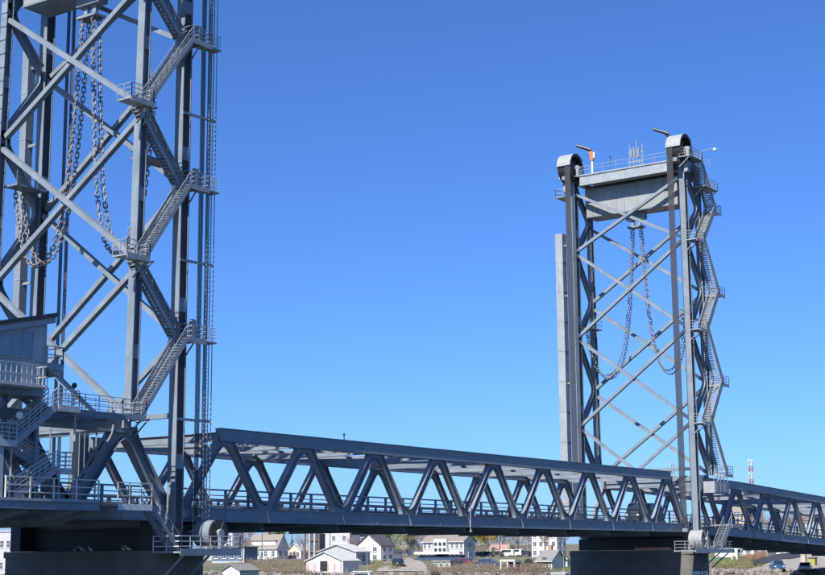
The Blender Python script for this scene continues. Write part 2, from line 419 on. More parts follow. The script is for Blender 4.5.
    rl.rail([V(-16.5,YA-1.6,48.3), V(-16.5,YD+1.6,48.3)], 1.1, (1,.55), 1.9, .022); rl.build('railing', GALV, T)
    sh_c = (-10.75, 49.55); RS = 1.9
    for y in (YA, YD):
        yo = -1 if y < 7 else 1
        y0, y1 = y-1.0, y+1.05
        sheave = MB()
        c0 = V(sh_c[0], y0, sh_c[1])
        L_ = y1-y0
        prof = [(RS-.25,.02),(RS,.02),(RS,.12),(RS-.1,.2),(RS-.1,L_-.2),(RS,L_-.12),(RS,L_-.02),(RS-.25,L_-.02)]
        n = 40; vs = []; fs = []
        for r_, h_ in prof:
            for i in range(n):
                t = 2*math.pi*i/n; vs.append(c0+Vector((r_*math.cos(t), h_, r_*math.sin(t))))
        for k in range(len(prof)):
            k2 = (k+1) % len(prof)
            for i in range(n): fs.append((k*n+i, k*n+(i+1)%n, k2*n+(i+1)%n, k2*n+i))
        sheave.add(vs, fs)
        so_ = sheave.build('sheave', BLACK, T, smooth=False)
        for i in range(8):
            t = math.pi*i/4+.2; d = Vector((math.cos(t),0,math.sin(t)))
            cc = V(sh_c[0], y, sh_c[1])
            MB().beam(cc+d*.3, cc+d*(RS-.24), .16, .5, (0,1,0)).build('spoke', STEELD, so_)
        hb = MB(); hb.cyl(V(sh_c[0],y0-.25,sh_c[1]), V(sh_c[0],y1+.25,sh_c[1]), .42, 16); hb.build('hub', STEEL, so_)
        wb = MB(); wb.cyl(V(sh_c[0],y-.06,sh_c[1]), V(sh_c[0],y+.06,sh_c[1]), RS-.25, 32); wb.build('web_plate', BLACK, so_)
        hd = MB(); vs = []; fs = []; n = 20                               # hood over the front upper quarter
        for i in range(n+1):
            t = R(2 + 138*i/n)
            for r_ in (RS+.1, RS+.16):
                for yy in (y0-.02, y1+.02):
                    vs.append(V(sh_c[0]+r_*math.cos(t), yy, sh_c[1]+r_*math.sin(t)))
        for i in range(n):
            a = i*4; b = a+4
            fs += [(a,a+1,b+1,b),(a+2,b+2,b+3,a+3),(a,b,b+2,a+2),(a+1,a+3,b+3,b+1)]
        fs += [(0,2,3,1),(n*4,n*4+1,n*4+3,n*4+2)]
        hd.add(vs, fs); hd.build('sheave_hood', HOOD, T)
        for yy in (y0-.32, y1+.32):                                      # bearing blocks
            b_ = MB(); c = V(sh_c[0],yy,48.75); b_.box(c, (1.1,.42,1.1)); b_.box(V(sh_c[0],yy,49.45), (.8,.42,.55)); b_.build('bearing_block', HOOD, T)
        if near is False:
            col = MB(); col.box(V(-10.9, y-.9*(1 if yo<0 else -1), 47.3), (.8,.5,1.6)); col.build('guide_box', STEELP, T)
    # side platforms at the top
    for (xa, xb_, z) in ((-13.0,-9.2,48.3),(-17.6,-13.4,45.1)):
        pf = MB(); a, b = V(xa,0,0).x, V(xb_,0,0).x
        pf.span(a, b, YA-2.2, YA-.5, z-.1, z)
        pf.rail([(a,YA-.6,z),(a,YA-2.15,z),(b,YA-2.15,z),(b,YA-.6,z)], 1.1, (1,.66,.33), 1.0, .025)
        pf.beam((a+.2*s,YA-2,z-.1), (a+.2*s,YA-.5,z-1.3), .1, .1); pf.beam((b-.2*s,YA-2,z-.1), (b-.2*s,YA-.5,z-1.3), .1, .1)
        pf.build('access_platform', GALV, T)
    pf = MB(); a, b = V(-13.0,0,0).x, V(-9.6,0,0).x
    pf.span(a, b, YD+.5, YD+1.9, 45.5, 45.6); pf.rail([(a,YD+1.85,45.6),(b,YD+1.85,45.6),(b,YD+.6,45.6)], 1.1, (1,.5), 1.0, .025)
    pf.build('access_platform', GALV, T)
    # guide shaft beside the far-side column
    sh = MB(); x_ = V(-11.5,0,0).x
    hw = .4 if near else .55; y2_ = YD+1.75+2*hw
    sh.span(x_-hw, x_+hw, YD+1.75, y2_, 1.0, 40.8)
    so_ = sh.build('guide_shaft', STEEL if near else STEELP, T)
    lg = MB(); z = 4.0
    while z < 40:
        lg.span(x_-hw-.03, x_+hw+.03, YD+1.72, y2_+.03, z, z+.08); z += 4.1
    lg.build('shaft_band', STEELP, so_)
    tie = MB()
    for z in (8,20,32,39): tie.span(x_-.08, x_+.08, YD+.43, YD+1.75, z, z+.25)
    tie.build('shaft_tie', STEEL, T)
    ld = MB(); ld.rail([V(-11.1,YD+3.0,1.0),V(-11.1,YD+3.0,1.02)],39,(),1,.03)
    # rungs on the back columns (near tower shows them)
    for y in ((YD,) if near else ()):
        z = 10.0; rg = MB()
        while z < 47:
            c = V(XB(z)-.40, y, z); rg.beam(c+Vector((0,-.42,0)), c+Vector((0,.42,0)), .06, .06); z += 1.2
        rg.build('rungs', STEEL, T)
    # ---- staircases on the near side: zigzag flights between the two legs
    Y1, Y2 = (-1.35, -2.45)
    def platform(x0_, x1_, z, rail_sides, y0_=Y2-.1, y1_=-1.05):
        a, b = V(x0_,0,0).x, V(x1_,0,0).x
        p = MB(); p.span(a, b, y0_, y1_, z-.12, z); p.span(a, b, y0_-.03, y0_+.03, z-.32, z+.1)
        bxs = (-16.75,-16.1) if x0_ < -16 else (-11.75,-11.05)
        for bx_ in bxs:
            xx = V(bx_,0,0).x; p.beam((xx,y0_+.2,z-.12), (xx,-.95,z-1.3), .09, .09); p.beam((xx,y0_+.1,z-.2), (xx,-.9,z-.2), .08, .14)
        pts = [(a,y1_,z),(a,y0_,z),(b,y0_,z),(b,y1_,z)]
        p.rail(pts, 1.1, (1,.66,.33), .8, .024)
        return p.build('landing', GALV, T)
    def flight(xa, za, xb_, zb_, yc, w=.9, rails=2):
        tk_ = .05 if near else .09; hr_ = .024 if near else .036
        if not near: w = 1.25
        a, b = V(xa,yc,za), V(xb_,yc,zb_)
        st = MB()
        for k in (-1, 1): st.beam(a+Vector((0,k*w/2,0)), b+Vector((0,k*w/2,0)), .06, .3)
        f = st.build('stair_flight', GALV, T)
        L_ = (b-a).length; n = max(4, int(abs(zb_-za)/.23)); tr = MB()
        for i in range(n):
            c = a.lerp(b, (i+.5)/n); tr.box(c, (.28 if near else .34, w-.06, tk_))
        tr.build('treads', GALV, f, kind='stuff')
        for k in (-1, 1):
            o = Vector((0,k*w/2,0)); MB().rail([a+o, b+o], 1.05, (1,.7,.4), 1.0 if near else .7, hr_).build('handrail', GALV, f)
    lev = [(1,7.35),(0,13.7),(1,19.1),(0,25.7),(1,31.0),(0,37.5),(1,42.2),(0,48.2)]
    for w_, z in lev:
        if w_ == 1: platform(-18.9, -16.6, z, None)
        elif z < 45: platform(-12.2 if near else -13.2, -9.95 if near else -10.6, z, None, -2.2 if near else -2.55)
    for (wa, za), (wb_, zb_) in zip(lev[:-1], lev[1:]):
        if wa == 1: flight(-16.9, za, -12.2 if near else -12.9, zb_, -1.95)
        else: flight(-12.4 if near else -12.9, za+(.2 if near else 0), -16.9, zb_, -.9 if near else -1.95, .7 if near else .9)
    if not near:
        eb_ = MB(); eb_.span(V(-12.6,0,0).x, V(-17.0,0,0).x, -2.7, -1.15, 4.9, 6.35); eq = eb_.build('equipment_box', STEELP, T)
        for k in range(3):
            x_ = V(-13.4-1.3*k,0,0).x; MB().span(x_-.4, x_+.4, -2.73, -2.704, 5.1, 6.1).build('box_door', HOOD, eq)
        MB().rail([V(-12.7,-2.6,6.35), V(-16.9,-2.6,6.35)], 1.1, (1,.5), 1.0, .03).build('box_rail', GALV, eq)
    if near:                                                            # vertical caged ladder line on the lift side
        lad = MB(); y = -1.45
        for xx in (-9.3, -8.9): lad.beam((xx,y,-2.0), (xx,y,46.5), .05, .07, (1,0,0))
        z = -1.8
        while z < 46: lad.beam((-9.3,y,z), (-8.9,y,z), .03, .03); z += .3
        lad.build('ladder', GALV, T)
        lad = MB(); lad.cyl((-8.6,-1.5,-2), (-8.6,-1.5,47), .04, 6); lad.build('conduit', STEELP, T)
        lad = MB(); lad.cyl((-10.05,-1.2,-2), (-10.05,-1.2,47), .03, 6); lad.build('conduit', STEELD, T)
        for z in (7.6,19.9,31.7,43.5):
            MB().beam((-12.0,-1.15,z), (-8.55,-1.40,z), .14, .2).build('ladder_bracket', STEELP, T)
        for z in (13.7,25.7,37.5):
            cg = MB()
            for k in range(5):
                zz = z+.1+k*.25; cg.tube([(-9.5,-1.3,zz),(-9.5,-2.0,zz),(-8.75,-2.0,zz),(-8.75,-1.3,zz)], .018, 4)
            for px_, py_ in ((-9.5,-2.0),(-9.1,-2.0),(-8.75,-2.0),(-8.75,-1.6)): cg.cyl((px_,py_,z),(px_,py_,z+1.2),.02,4)
            cg.span(-9.95,-8.7,-2.1,-1.2,z-.1,z)
            cg.build('ladder_cage', GALV, T)
            bx_ = MB(); bx_.box((-10.5,-1.2,z+.95),(.45,.3,1.5)); bx_.build('switch_cabinet', STEELP, T)
    # inner catwalk brackets that hold the chain ends
    for y, z in ((YA,27.6),(YD,27.6)):
        sg = 1 if y < 7 else -1
        b_ = MB(); c = V(-13.8,y,z); b_.span(c.x-1.6, c.x+1.6, min(y,y+sg*1.6), max(y,y+sg*1.6), z-.15, z)
        b_.rail([(c.x-1.6,y+sg*1.6,z),(c.x+1.6,y+sg*1.6,z)], 1.1, (1,.5), 1.0, .025)
        b_.build('chain_platform', STEEL, T)
    return T, V
NT, NV = make_tower(1, 'tall steel lift tower at left, nearest the camera, its top cropped', True)
FT, FV = make_tower(-1, 'far steel lift tower whose whole top and sheaves are in view', False)

# counterweights
for V, lab in ((NV, 'grey counterweight slab at the top edge inside the near tower'), (FV, 'pale streaked counterweight box hung at the top of the far tower')):
    c = thing('counterweight', lab, 'counterweight', V(-13.9,7.55,42.2), 'counterweights')
    xa, xb_ = V(-12.45,0,0).x, V(-15.3,0,0).x
    MB().span(xa, xb_, .75, 14.35, 42.95, 46.75).build('body', CWM, c)
    ed = MB(); ed.span(min(xa,xb_)-.04, max(xa,xb_)+.04, .72, 14.38, 42.8, 42.98); ed.build('bottom_plate', STEEL, c)
    for k in range(1, 7):
        y = .75+13.6*k/7
        MB().span(xa-.03, xa+.03, y-.04, y+.04, 43.0, 46.7).build('seam', CWM, c)
    sg = MB(); x_ = V(-13.9,0,0).x
    sg.span(x_-.5, x_+.5, 6.2, 8.9, 41.85, 42.8); sg.span(x_-.15,x_+.15,6.9,7.3,40.9,41.85); sg.span(x_-.15,x_+.15,7.9,8.3,40.9,41.85); sg.span(x_-.6,x_+.6,6.5,8.7,40.75,40.95)
    sg.build('chain_hanger', STEELD, c)

# hoist ropes: eight to each sheave
rope_lab = {(1,0):'dark hoist ropes beside the near column and ladder of the near tower', (1,1):'dark band of hoist ropes on the far side of the near tower',
            (-1,0):'dark hoist ropes down the near side front of the far tower', (-1,1):'dark hoist ropes down the far side front of the far tower'}
for s, V in ((1, NV), (-1, FV)):
    for j, y in enumerate((YA, YD)):
        T = thing('hoist_ropes', rope_lab[(s,j)], 'ropes', V(-8.75,y,.5), 'hoist ropes')
        offs = [-.5,-.39,-.28,-.17,.17,.28,.39,.5] if s == 1 else [k_*(1 if j == 0 else -1)+(.55 if j == 0 else -.55) for k_ in (-.38,-.27,-.16,-.05,.06,.17,.28,.39)]
        for o_ in offs:
            yy = y+o_+(.0)
            MB().cyl(V(-8.78,yy,.4), V(-8.78,yy,49.5), .036 if s == 1 else .045, 6).build('rope', ROPE, T)
        for o_ in (-.4,0,.4):
            MB().cyl(V(-12.75,y+o_,46.9 if False else 46.0), V(-12.75,y+o_,49.5), .05, 6).build('rope', ROPE, T) if False else None
        cl = MB(); yc_ = y if s == 1 else y+(.55 if j == 0 else -.55); cl.span(V(-9.1,0,0).x, V(-8.45,0,0).x, yc_-.6, yc_+.6, .0, .42); cl.build('rope_socket', STEELD, T)

# balance chains
def link_mesh(n=10, k=5, L_=.56, w=.31, r=.055):
    mb = MB(); ring = []
    hs = (L_-w)/2
    for i in range(n):
        t = 2*math.pi*i/n + math.pi/n
        c = Vector((math.cos(t)*w/2, 0, math.sin(t)*w/2 + (hs if math.sin(t) > 0 else -hs)))
        d = Vector((math.cos(t), 0, math.sin(t)))
        ring.append([c + d*(r*math.cos(2*math.pi*j/k)) + Vector((0, r*math.sin(2*math.pi*j/k), 0)) for j in range(k)])
    vs = [p for rr in ring for p in rr]
    fs = [(i*k+j, ((i+1)%n)*k+j, ((i+1)%n)*k+(j+1)%k, i*k+(j+1)%k) for i in range(n) for j in range(k)]
    return mb.add(vs, fs)
LINKF = link_mesh(r=.045); LINK = link_mesh(); LINKM = LINK.mesh('link', True); LINKM.materials.append(CHAINM)
def catenary(yt, zt_, ye, yb, zb_, a):
    pts = []; n = 400; sg = 1 if ye > yt else -1
    for i in range(n+1):
        y = yt + (ye-yt)*i/n; pts.append((y, zb_ + a*(math.cosh((y-yb)/a)-1)))
    # resample
    out = [pts[0]]; acc = 0; step = .39
    for p, q in zip(pts[:-1], pts[1:]):
        L_ = math.hypot(q[0]-p[0], q[1]-p[1]); 
        while acc + L_ >= step:
            f = (step-acc)/L_; p = (p[0]+(q[0]-p[0])*f, p[1]+(q[1]-p[1])*f); out.append(p)
            L_ = math.hypot(q[0]-p[0], q[1]-p[1]); acc = 0
        acc += L_
    return out
chain_specs = [(8.15, 15.7, 12.5, .0), (6.95, .35, 3.5, .0)]
for s, V, tw in ((1, NV, 'near'), (-1, FV, 'far')):
    for side, (yt, ye, yb, _) in enumerate(chain_specs):
        for dup_ in (0, 1):
            x_ = -13.55 - .7*dup_
            a = 1.16 if side == 0 else 1.06
            # choose a so that the chain top meets the hanger
            lo, hi = .6, 3.0
            for _i in range(50):
                mid = (lo+hi)/2
                if mid*(math.cosh((yt-yb)/mid)-1) > 41.0-21.0+.4*dup_: lo = mid
                else: hi = mid
            pts = catenary(yt, 41, ye, yb, 21.0-.4*dup_, lo)
            lab = ('big link chain looping to the %s side of the %s tower, %s strand' %
                   ('far' if side == 0 else 'near', tw, 'inner' if dup_ else 'outer'))
            T = thing('balance_chain', lab, 'chain', V(x_, yt, 41.0), 'balance chains')
            far = MB()
            for i, (p, q) in enumerate(zip(pts[:-1], pts[1:])):
                a_ = V(x_, p[0], p[1]); b_ = V(x_, q[0], q[1]); d = (b_-a_).normalized()
                xax = Vector((1,0,0)); yax = d.cross(xax).normalized(); Mx = Matrix((xax, yax, d)).transposed()
                Mx = Mx @ Matrix.Rotation(R(45 if i % 2 else -45), 3, 'Z')
                M4 = Matrix.Translation((a_+b_)/2) @ Mx.to_4x4()
                if s == 1:
                    o = bpy.data.objects.new('link', LINKM); COL.objects.link(o)
                    o.location = M4.to_translation(); o.rotation_euler = M4.to_euler(); setpar(o, T)
                else:
                    far.add([M4 @ (Vector(v)*.9) for v in LINKF.v], LINKF.f)
            if s == -1: far.build('links', CHAINM, T, smooth=True, kind='stuff')

# things on top of the far tower
def mast_head(V, y, z0, tall, lab, col1):
    T = thing('floodlight_mast', lab, 'mast', V(-11.2,y,48.36), 'tower top floodlights')
    MB().cyl(V(-11.2,y,48.36), V(-11.2,y,z0), .13, 8).build('post', WHITE, T)
    b_ = MB(); b_.beam(V(-11.2,y,z0), V(-11.2,y,z0+1.2), .42, .42, (1,0,0)); b_.beam(V(-11.2,y,z0+1.0), V(-11.2,y+.5,z0+1.5), .35, .35, (1,0,0)); b_.build('bracket', col1, T)
    h_ = MB(); h_.cyl(V(-11.1,y+.1,z0+1.5), V(-10.6,y+2.0,z0+2.3), .24, 10, .2); h_.build('lamp_tube', BLACK, T)
    k_ = MB(); k_.box(V(-11.2,y-.35,z0+.7), (.3,.25,.8)); k_.build('control_box', WHITE, T)
mast_head(FV, 12.6, 50.4, 3, 'orange and black lamp on a white post by the far sheave', ORANGE)
mast_head(FV, .95, 50.7, 2, 'small dark lamp tube beside the near sheave of the far tower', BLACK)
T = thing('antenna_rack', 'rack of pale whip and panel antennas on top of the far tower', 'antenna', FV(-11.6,6.2,48.36))
for k, (dy, h) in enumerate(((-1.0,3.3),(-.55,2.9),(-.1,3.9),(.35,3.1),(.9,3.5))):
    MB().cyl(FV(-11.6,6.2+dy,48.36), FV(-11.6,6.2+dy,48.36+h), .055, 6).build('whip', GALV, T)
for z in (49.3,50.6): MB().beam(FV(-11.6,5.1,z), FV(-11.6,7.3,z), .08, .1).build('cross_bar', GALV, T)
for dy in (-.55,.1,.5): MB().box(FV(-11.35,6.2+dy,50.5), (.15,.26,1.2)).build('panel', STEELD, T)
T = thing('whip_antenna', 'thin lone whip antenna on the far tower roof rail', 'antenna', FV(-11.4,9.9,48.36))
MB().cyl(FV(-11.4,9.9,48.36), FV(-11.4,9.9,50.3), .03, 6).build('whip', BLACK, T)
MB().lathe(FV(-11.4,9.9,50.3), [(.02,0),(.12,.05),(.12,.3),(.02,.35)], 8).build('tip', BLACK, T)
T = thing('globe_lamp', 'small white globe lamp on an arm right of the far tower top', 'lamp', FV(-12.6,-2.75,48.3))
MB().tube([FV(-12.6,-2.75,48.3), FV(-12.6,-2.75,49.5), FV(-12.9,-4.6,49.7)], .04, 6).build('arm', GALV, T)
MB().lathe(FV(-12.9,-4.6,49.25), [(.02,0),(.18,.06),(.25,.22),(.18,.4),(.02,.46)], 10).build('globe', WHITE, T)

# ---------------------------------------------------------------- piers, drums, platforms on them
for V, lab, near in ((NV, 'dark concrete pier under the near tower', True), (FV, 'dark concrete pier under the far tower carrying the number board', False)):
    T = thing('bridge_pier', lab, 'pier', V(-12,7.55,-8.5), 'bridge piers')
    xa, xb_ = -13.8, -8.2; rad = 1.6; poly = []
    for cx_, cy_, a0 in ((xb_-rad,15.0,0),(xa+rad,15.0,90),(xa+rad,.1,180),(xb_-rad,.1,270)):
        for k in range(7):
            t = R(a0+15*k); poly.append(V(cx_+rad*math.cos(t), cy_+rad*math.sin(t), -11))
    MB().prism([p + (V(-12,7.55,-11)-p)*.008 for p in poly], (0,0,8.29)).build('shaft', CONC, T)
    for k in range(4):
        MB().prism([p+Vector((0,0,2.075*k+.005)) for p in poly], (0,0,2.062)).build('concrete_course', CONC, T)
    cap = [p+Vector((0,0,8.2935)) + (p-V(-11,7.55,-11))*.02 for p in poly]
    MB().prism(cap, (0,0,.5)).build('cap', CONC, T)
    ped = MB(); ped.span(V(-12.0,0,0).x, V(-11.95+1.6,0,0).x, 1.0, 14.1, -2.18, -.545); ped.build('pedestal', BOXD, T)  # pedestals hold the under-deck shade in their near-black colour
    for y in (.3,14.8): MB().span(V(-13.5,0,0).x, V(-12.1,0,0).x, y-.6, y+.6, -2.18, -.05).build('pedestal', BOXD, T)
    ped = MB(); ped.span(V(-9.9,0,0).x, V(-8.4,0,0).x, .4, 14.7, -2.18, -.75); ped.build('pedestal', BOXD, T)
    for y in (.3,14.8):
        b_ = MB(); b_.span(V(-11.9,0,0).x, V(-10.1,0,0).x, y-.5, y+.5, -2.18, -.02); b_.build('bearing', STEEL, T)
    T2 = thing('rope_drum', 'pale drum with a dark wheel end at the foot of the %s tower' % ('near' if near else 'far'), 'drum', V(-8.0,-1.2,-2.1), 'rope drums')
    cx_, cz_, r_ = -8.95, -.95, (1.05 if near else 1.22)
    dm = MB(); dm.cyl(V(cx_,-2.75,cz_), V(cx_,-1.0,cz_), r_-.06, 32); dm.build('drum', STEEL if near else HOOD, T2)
    fl = MB(); fl.cyl(V(cx_,-2.87,cz_), V(cx_,-2.754,cz_), r_, 32); fl.build('flange', BLACK, T2)
    hb = MB(); hb.cyl(V(cx_,-3.15,cz_), V(cx_,-2.87,cz_), .32, 14); hb.build('hub', GALV, T2)
    for i in range(6):
        t = math.pi*i/3; d = Vector((math.cos(t),0,math.sin(t))); c = V(cx_,-2.91,cz_)
        MB().beam(c+d*.3, c+d*(r_-.08), .12, .1, (0,1,0)).build('spoke', BOXD if near else STEELD, T2)
    st = MB(); st.span(V(cx_-.22,0,0).x, V(cx_+.22,0,0).x, -3.2, -2.96, -2.3, -1.05); st.build('stand', STEELD, T2)
    # maintenance platform around the pier
    T3 = thing('pier_platform', 'railed grey steel platform round the foot of the %s tower' % ('near' if near else 'far'), 'platform', V(-10.5,-2.5,-2.3), 'pier platforms')
    a, b = V(-14.4,0,0).x, V(-7.9 if near else -3.0,0,0).x
    fb = MB(); fb.span(a, b, -4.1, -1.25, -2.42, -2.3); fb.build('deck', GALV, T3)
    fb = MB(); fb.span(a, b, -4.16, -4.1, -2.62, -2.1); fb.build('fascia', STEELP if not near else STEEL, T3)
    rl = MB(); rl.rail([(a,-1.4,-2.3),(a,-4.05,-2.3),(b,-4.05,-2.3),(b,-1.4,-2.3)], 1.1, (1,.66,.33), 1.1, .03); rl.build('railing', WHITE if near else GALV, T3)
    for x_ in (-13.6,-10.9):
        MB().beam(V(x_,-3.9,-2.45), V(x_,-1.45,-4.4), .14, .14).build('bracket', GALV, T3)
    # stair from deck to platform
    if near: xs_ = (-16.9, -13.9)
    else: xs_ = (-15.2, -11.8)
    S = thing('pier_stair', ('dark steel stair down from the deck to the near pier' if near else 'pale steel stair slab down to the far pier platform'), 'stairs', V(xs_[1],-3,-2.3), 'pier stairs')
    aa, bb = V(xs_[0],-3.1,.95), V(xs_[1],-3.1,-2.25)
    for k in (-1, 1): MB().beam(aa+Vector((0,k*.5,0)), bb+Vector((0,k*.5,0)), .07, .34).build('stringer', STEELD if near else GALV, S)
    tr = MB()
    for i in range(15): tr.box(aa.lerp(bb, (i+.5)/15), (.28,.94,.05))
    tr.build('treads', GALV, S, kind='stuff')
    for k in (-1, 1): MB().rail([aa+Vector((0,k*.5,0)), bb+Vector((0,k*.5,0))], 1.05, (1,.5), 1.0, .028).build('handrail', STEEL if near else GALV, S)
    lp = MB(); lp.span(V(xs_[0],0,0).x, V(xs_[0]-3.3,0,0).x, -3.7, -.2, .82, .95)
    lp.build('top_landing', GALV, S)
    lp = MB(); x0_, x1_ = V(xs_[0]-.02,0,0).x, V(xs_[0]-3.3,0,0).x
    lp.rail([(x0_,-3.65,.95),(x1_,-3.65,.95)], 1.5, (1,.7,.4), 1.1, .035); lp.build('landing_rail', CREAM if near else GALV, S)
    lp = MB(); lp.span(x0_, x1_, -3.74, -3.68, .55, .98); lp.build('kick_plate', WHITE if near else GALV, S)

# clearance number board on the far pier
T = thing('number_board', 'white clearance board reading 15 on the far pier', 'sign', (80.2,-1.5,-7.6))
yf = -1.56
pb = MB(); pb.span(77.9, 82.6, yf-.06, yf, -7.6, -4.85); pb.build('board', WHITE, T)
MB().span(78.5, 82.0, yf+.01, yf+.3, -7.2, -5.2).build('bracket', STEELD, T)
def text_obj(body, loc, rot, size, mat_, parent, name='lettering'):
    cu = bpy.data.curves.new(name, 'FONT'); cu.body = body; cu.size = size; cu.align_x = 'CENTER'; cu.extrude = .004; cu.offset = .012
    t = bpy.data.objects.new(name, cu); COL.objects.link(t)
    dg = bpy.context.evaluated_depsgraph_get(); me = bpy.data.meshes.new_from_object(t.evaluated_get(dg))
    bpy.data.objects.remove(t); me.materials.clear(); me.materials.append(mat_)
    o = bpy.data.objects.new(name, me); COL.objects.link(o); o.location = loc; o.rotation_euler = rot; setpar(o, parent); return o
t15 = text_obj('15', (80.9, yf-.065, -5.95), (R(90),0,0), 1.35, INK, T); t15.scale.x = 1.7
tk = MB(); tk.span(78.1, 79.0, yf-.08, yf-.064, -5.35, -5.2); tk.build('tick_mark', INK, T); tk = MB(); tk.span(78.1, 78.7, yf-.08, yf-.064, -5.85, -5.72); tk.build('tick_mark', INK, T)
T = thing('timber_beam', 'salmon red beam lying on the far pier ledge under the span', 'beam', FV(-8.5,5.2,-2.18))
bb_ = MB(); x_ = FV(-8.3,0,0).x; bb_.span(x_-.2, x_+.2, 1.6, 6.6, -2.196, -1.85); bb_.build('timber', mat('salmon paint', (.60,.26,.20), .6), T)

# ---------------------------------------------------------------- control house, stairs and platforms at left
H = thing('control_house', 'grey clad operator house with shed roof beside the near tower', 'building', (-31,-1,1.15))
XL, XR, HY0, HY1, HZ = -37.0, -26.95, -3.5, -1.1, 8.35
def roofz(x): return 13.15 + .235*(x-XR)
MB().prism([(XL,HY0,HZ),(XR,HY0,HZ),(XR,HY0,roofz(XR)),(XL,HY0,roofz(XL))], (0,HY1-HY0,0)).build('wall', SIDING, H)
seam = MB()                                                              # vertical cladding ribs, each proud of the wall
x = XL+.3
while x < XR-.2:
    seam.span(x-.02, x+.02, HY0-.025, HY0, HZ+.02, roofz(x)-.75); x += .45
seam.build('cladding_ribs', SIDING, H, kind='stuff')
rx0, rx1 = XL-.3, XR+.45
MB().prism([(rx0,HY0-.5,roofz(rx0)+.02),(rx1,HY0-.5,roofz(rx1)+.02),(rx1,HY0-.5,roofz(rx1)+.32),(rx0,HY0-.5,roofz(rx0)+.32)], (0,HY1-HY0+1,0)).build('roof', ROOFD, H)
MB().prism([(rx0,HY0-.42,roofz(rx0)-.40),(rx1-.1,HY0-.42,roofz(rx1)-.40),(rx1-.1,HY0-.42,roofz(rx1)+.016),(rx0,HY0-.42,roofz(rx0)+.016)], (0,.3,0)).build('fascia', STEELP, H)
def hwin(x0_, x1_, z0_, z1_, pale=True):
    f = MB(); y = HY0-.03; t = .07
    f.span(x0_-t, x0_, y-.05, y+.04, z0_-t, z1_+t); f.span(x1_, x1_+t, y-.05, y+.04, z0_-t, z1_+t)
    f.span(x0_, x1_, y-.05, y+.04, z0_-t, z0_); f.span(x0_, x1_, y-.05, y+.04, z1_, z1_+t)
    o = f.build('window', STEELP, H)
    MB().span(x0_, x1_, y-.012, y+.02, z0_, z1_).build('pane', GLASS, o)
hwin(-30.75,-30.0,10.35,11.65); hwin(-29.85,-29.15,10.35,11.7); hwin(-29.0,-28.2,10.35,12.0)
hwin(-30.75,-30.05,8.6,9.95); hwin(-29.8,-29.2,8.6,9.95); hwin(-32.4,-31.2,10.35,11.4); hwin(-34.2,-33.0,10.35,11.1)
hwin(-32.3,-31.2,8.6,9.95)
MB().span(XL, XR+.02, HY0-.07, HY0-.02, 10.12, 10.2).build('string_course', STEELP, H)
uf = MB(); uf.span(XL, XR, HY0+.1, HY1, HZ-.5, HZ-.004); uf.build('floor_frame', STEELD, H)
wl = MB(); wl.span(XL, -31.4, HY0+.3, .0, 1.15, HZ-.5); wl.build('lower_wall', SIDING, H)
for x_ in (-31.0,-27.2):
    MB().span(x_-.12, x_+.12, HY0+.3, HY0+.54, 1.15, HZ-.5).build('leg', STEEL, H)
for x_ in (-33,-28.5):
    MB().span(x_-.12, x_+.12, -1.5, -1.2, 1.15, HZ-.5).build('strut', STEEL, H)
bl = MB(); bl.span(-34, -27.9, -4.9, HY0-.06, HZ-.1, HZ+.02); bl.rail([(-34,-4.85,HZ),(-27.95,-4.85,HZ),(-27.95,HY0-.1,HZ)], 1.35, (1,.5,.06), .42, .026, .018); bl.build('balcony', RAILM, H)
# little bracketed balcony at the right end of the house
cx0 = -27.5
lb = MB(); lb.span(-27.1, -25.55, -3.7, -2.0, 9.75, 10.15); lb.prism([(-26.9,-3.6,9.75),(-25.6,-3.6,9.75),(-25.7,-3.6,9.35),(-26.1,-3.6,9.35)], (0,1.5,0)); lb.build('service_box', STEELP, H)
lb = MB(); lb.rail([(-27.05,-3.65,10.15),(-25.6,-3.65,10.15),(-25.6,-2.05,10.15)], 1.15, (1,.5), .75, .03); lb.build('service_rail', GALV, H)

PF = thing('house_platform', 'deck level steel platform with cream railing under the operator house', 'platform', (-29,-2,0))
MB().span(-42, -21.9, -3.7, -.36, 1.0, 1.15).build('deck', GALV, PF)
eb = MB(); eb.ibeam((-42,-3.6,.72), (-21.9,-3.6,.72), .3, .55, .05); eb.build('edge_beam', STEEL, PF)
for x_ in (-40,-36,-32,-28,-24,-22.2): MB().prism([(x_,-3.45,.44),(x_,-.36,.44),(x_,-.36,-.3),(x_,-3.2,.2)], (.12,0,0)).build('bracket', STEELD, PF)
rl = MB(); rl.rail([(-30.0,-3.62,1.15),(-22.0,-3.62,1.15)], 1.35, (1,.62,.28), 1.9, .035, .05); rl.build('railing', CREAM, PF)
ps = MB(); ps.span(-31.3,-30.2,-3.55,-3.3,1.15,5.2); ps.build('panel', SIDING, PF)

SS = thing('switchback_stair', 'switchback steel stair climbing beside the operator house', 'stairs', (-27,-2.5,1.15))
def sflight(a, b, w=1.0, mt=GALV):
    a, b = Vector(a), Vector(b); st = MB()
    for k in (-1, 1): st.beam(a+Vector((0,k*w/2,0)), b+Vector((0,k*w/2,0)), .08, .42)
    f = st.build('stair_flight', STEELP, SS); tr = MB(); n = max(5, int(abs(b.z-a.z)/.19))
    for i in range(n): tr.box(a.lerp(b, (i+.5)/n)+Vector((0,0,.05)), (.3,w-.08,.05))
    tr.build('treads', GALV, f, kind='stuff')
    for k in (-1, 1): MB().rail([a+Vector((0,k*w/2,.1)), b+Vector((0,k*w/2,.1))], 1.15, (1,.75,.5,.25), .6, .03, .022).build('handrail', RAILM, f)
def sland(x0_, x1_, y0_, y1_, z, pts):
    l_ = MB(); l_.span(x0_, x1_, y0_, y1_, z-.14, z); l_.span(x0_, x1_, y0_-.04, y0_+.02, z-.35, z+.08)
    l_.rail(pts, 1.15, (1,.75,.5,.25), .6, .03, .022); l_.build('landing', RAILM, SS)
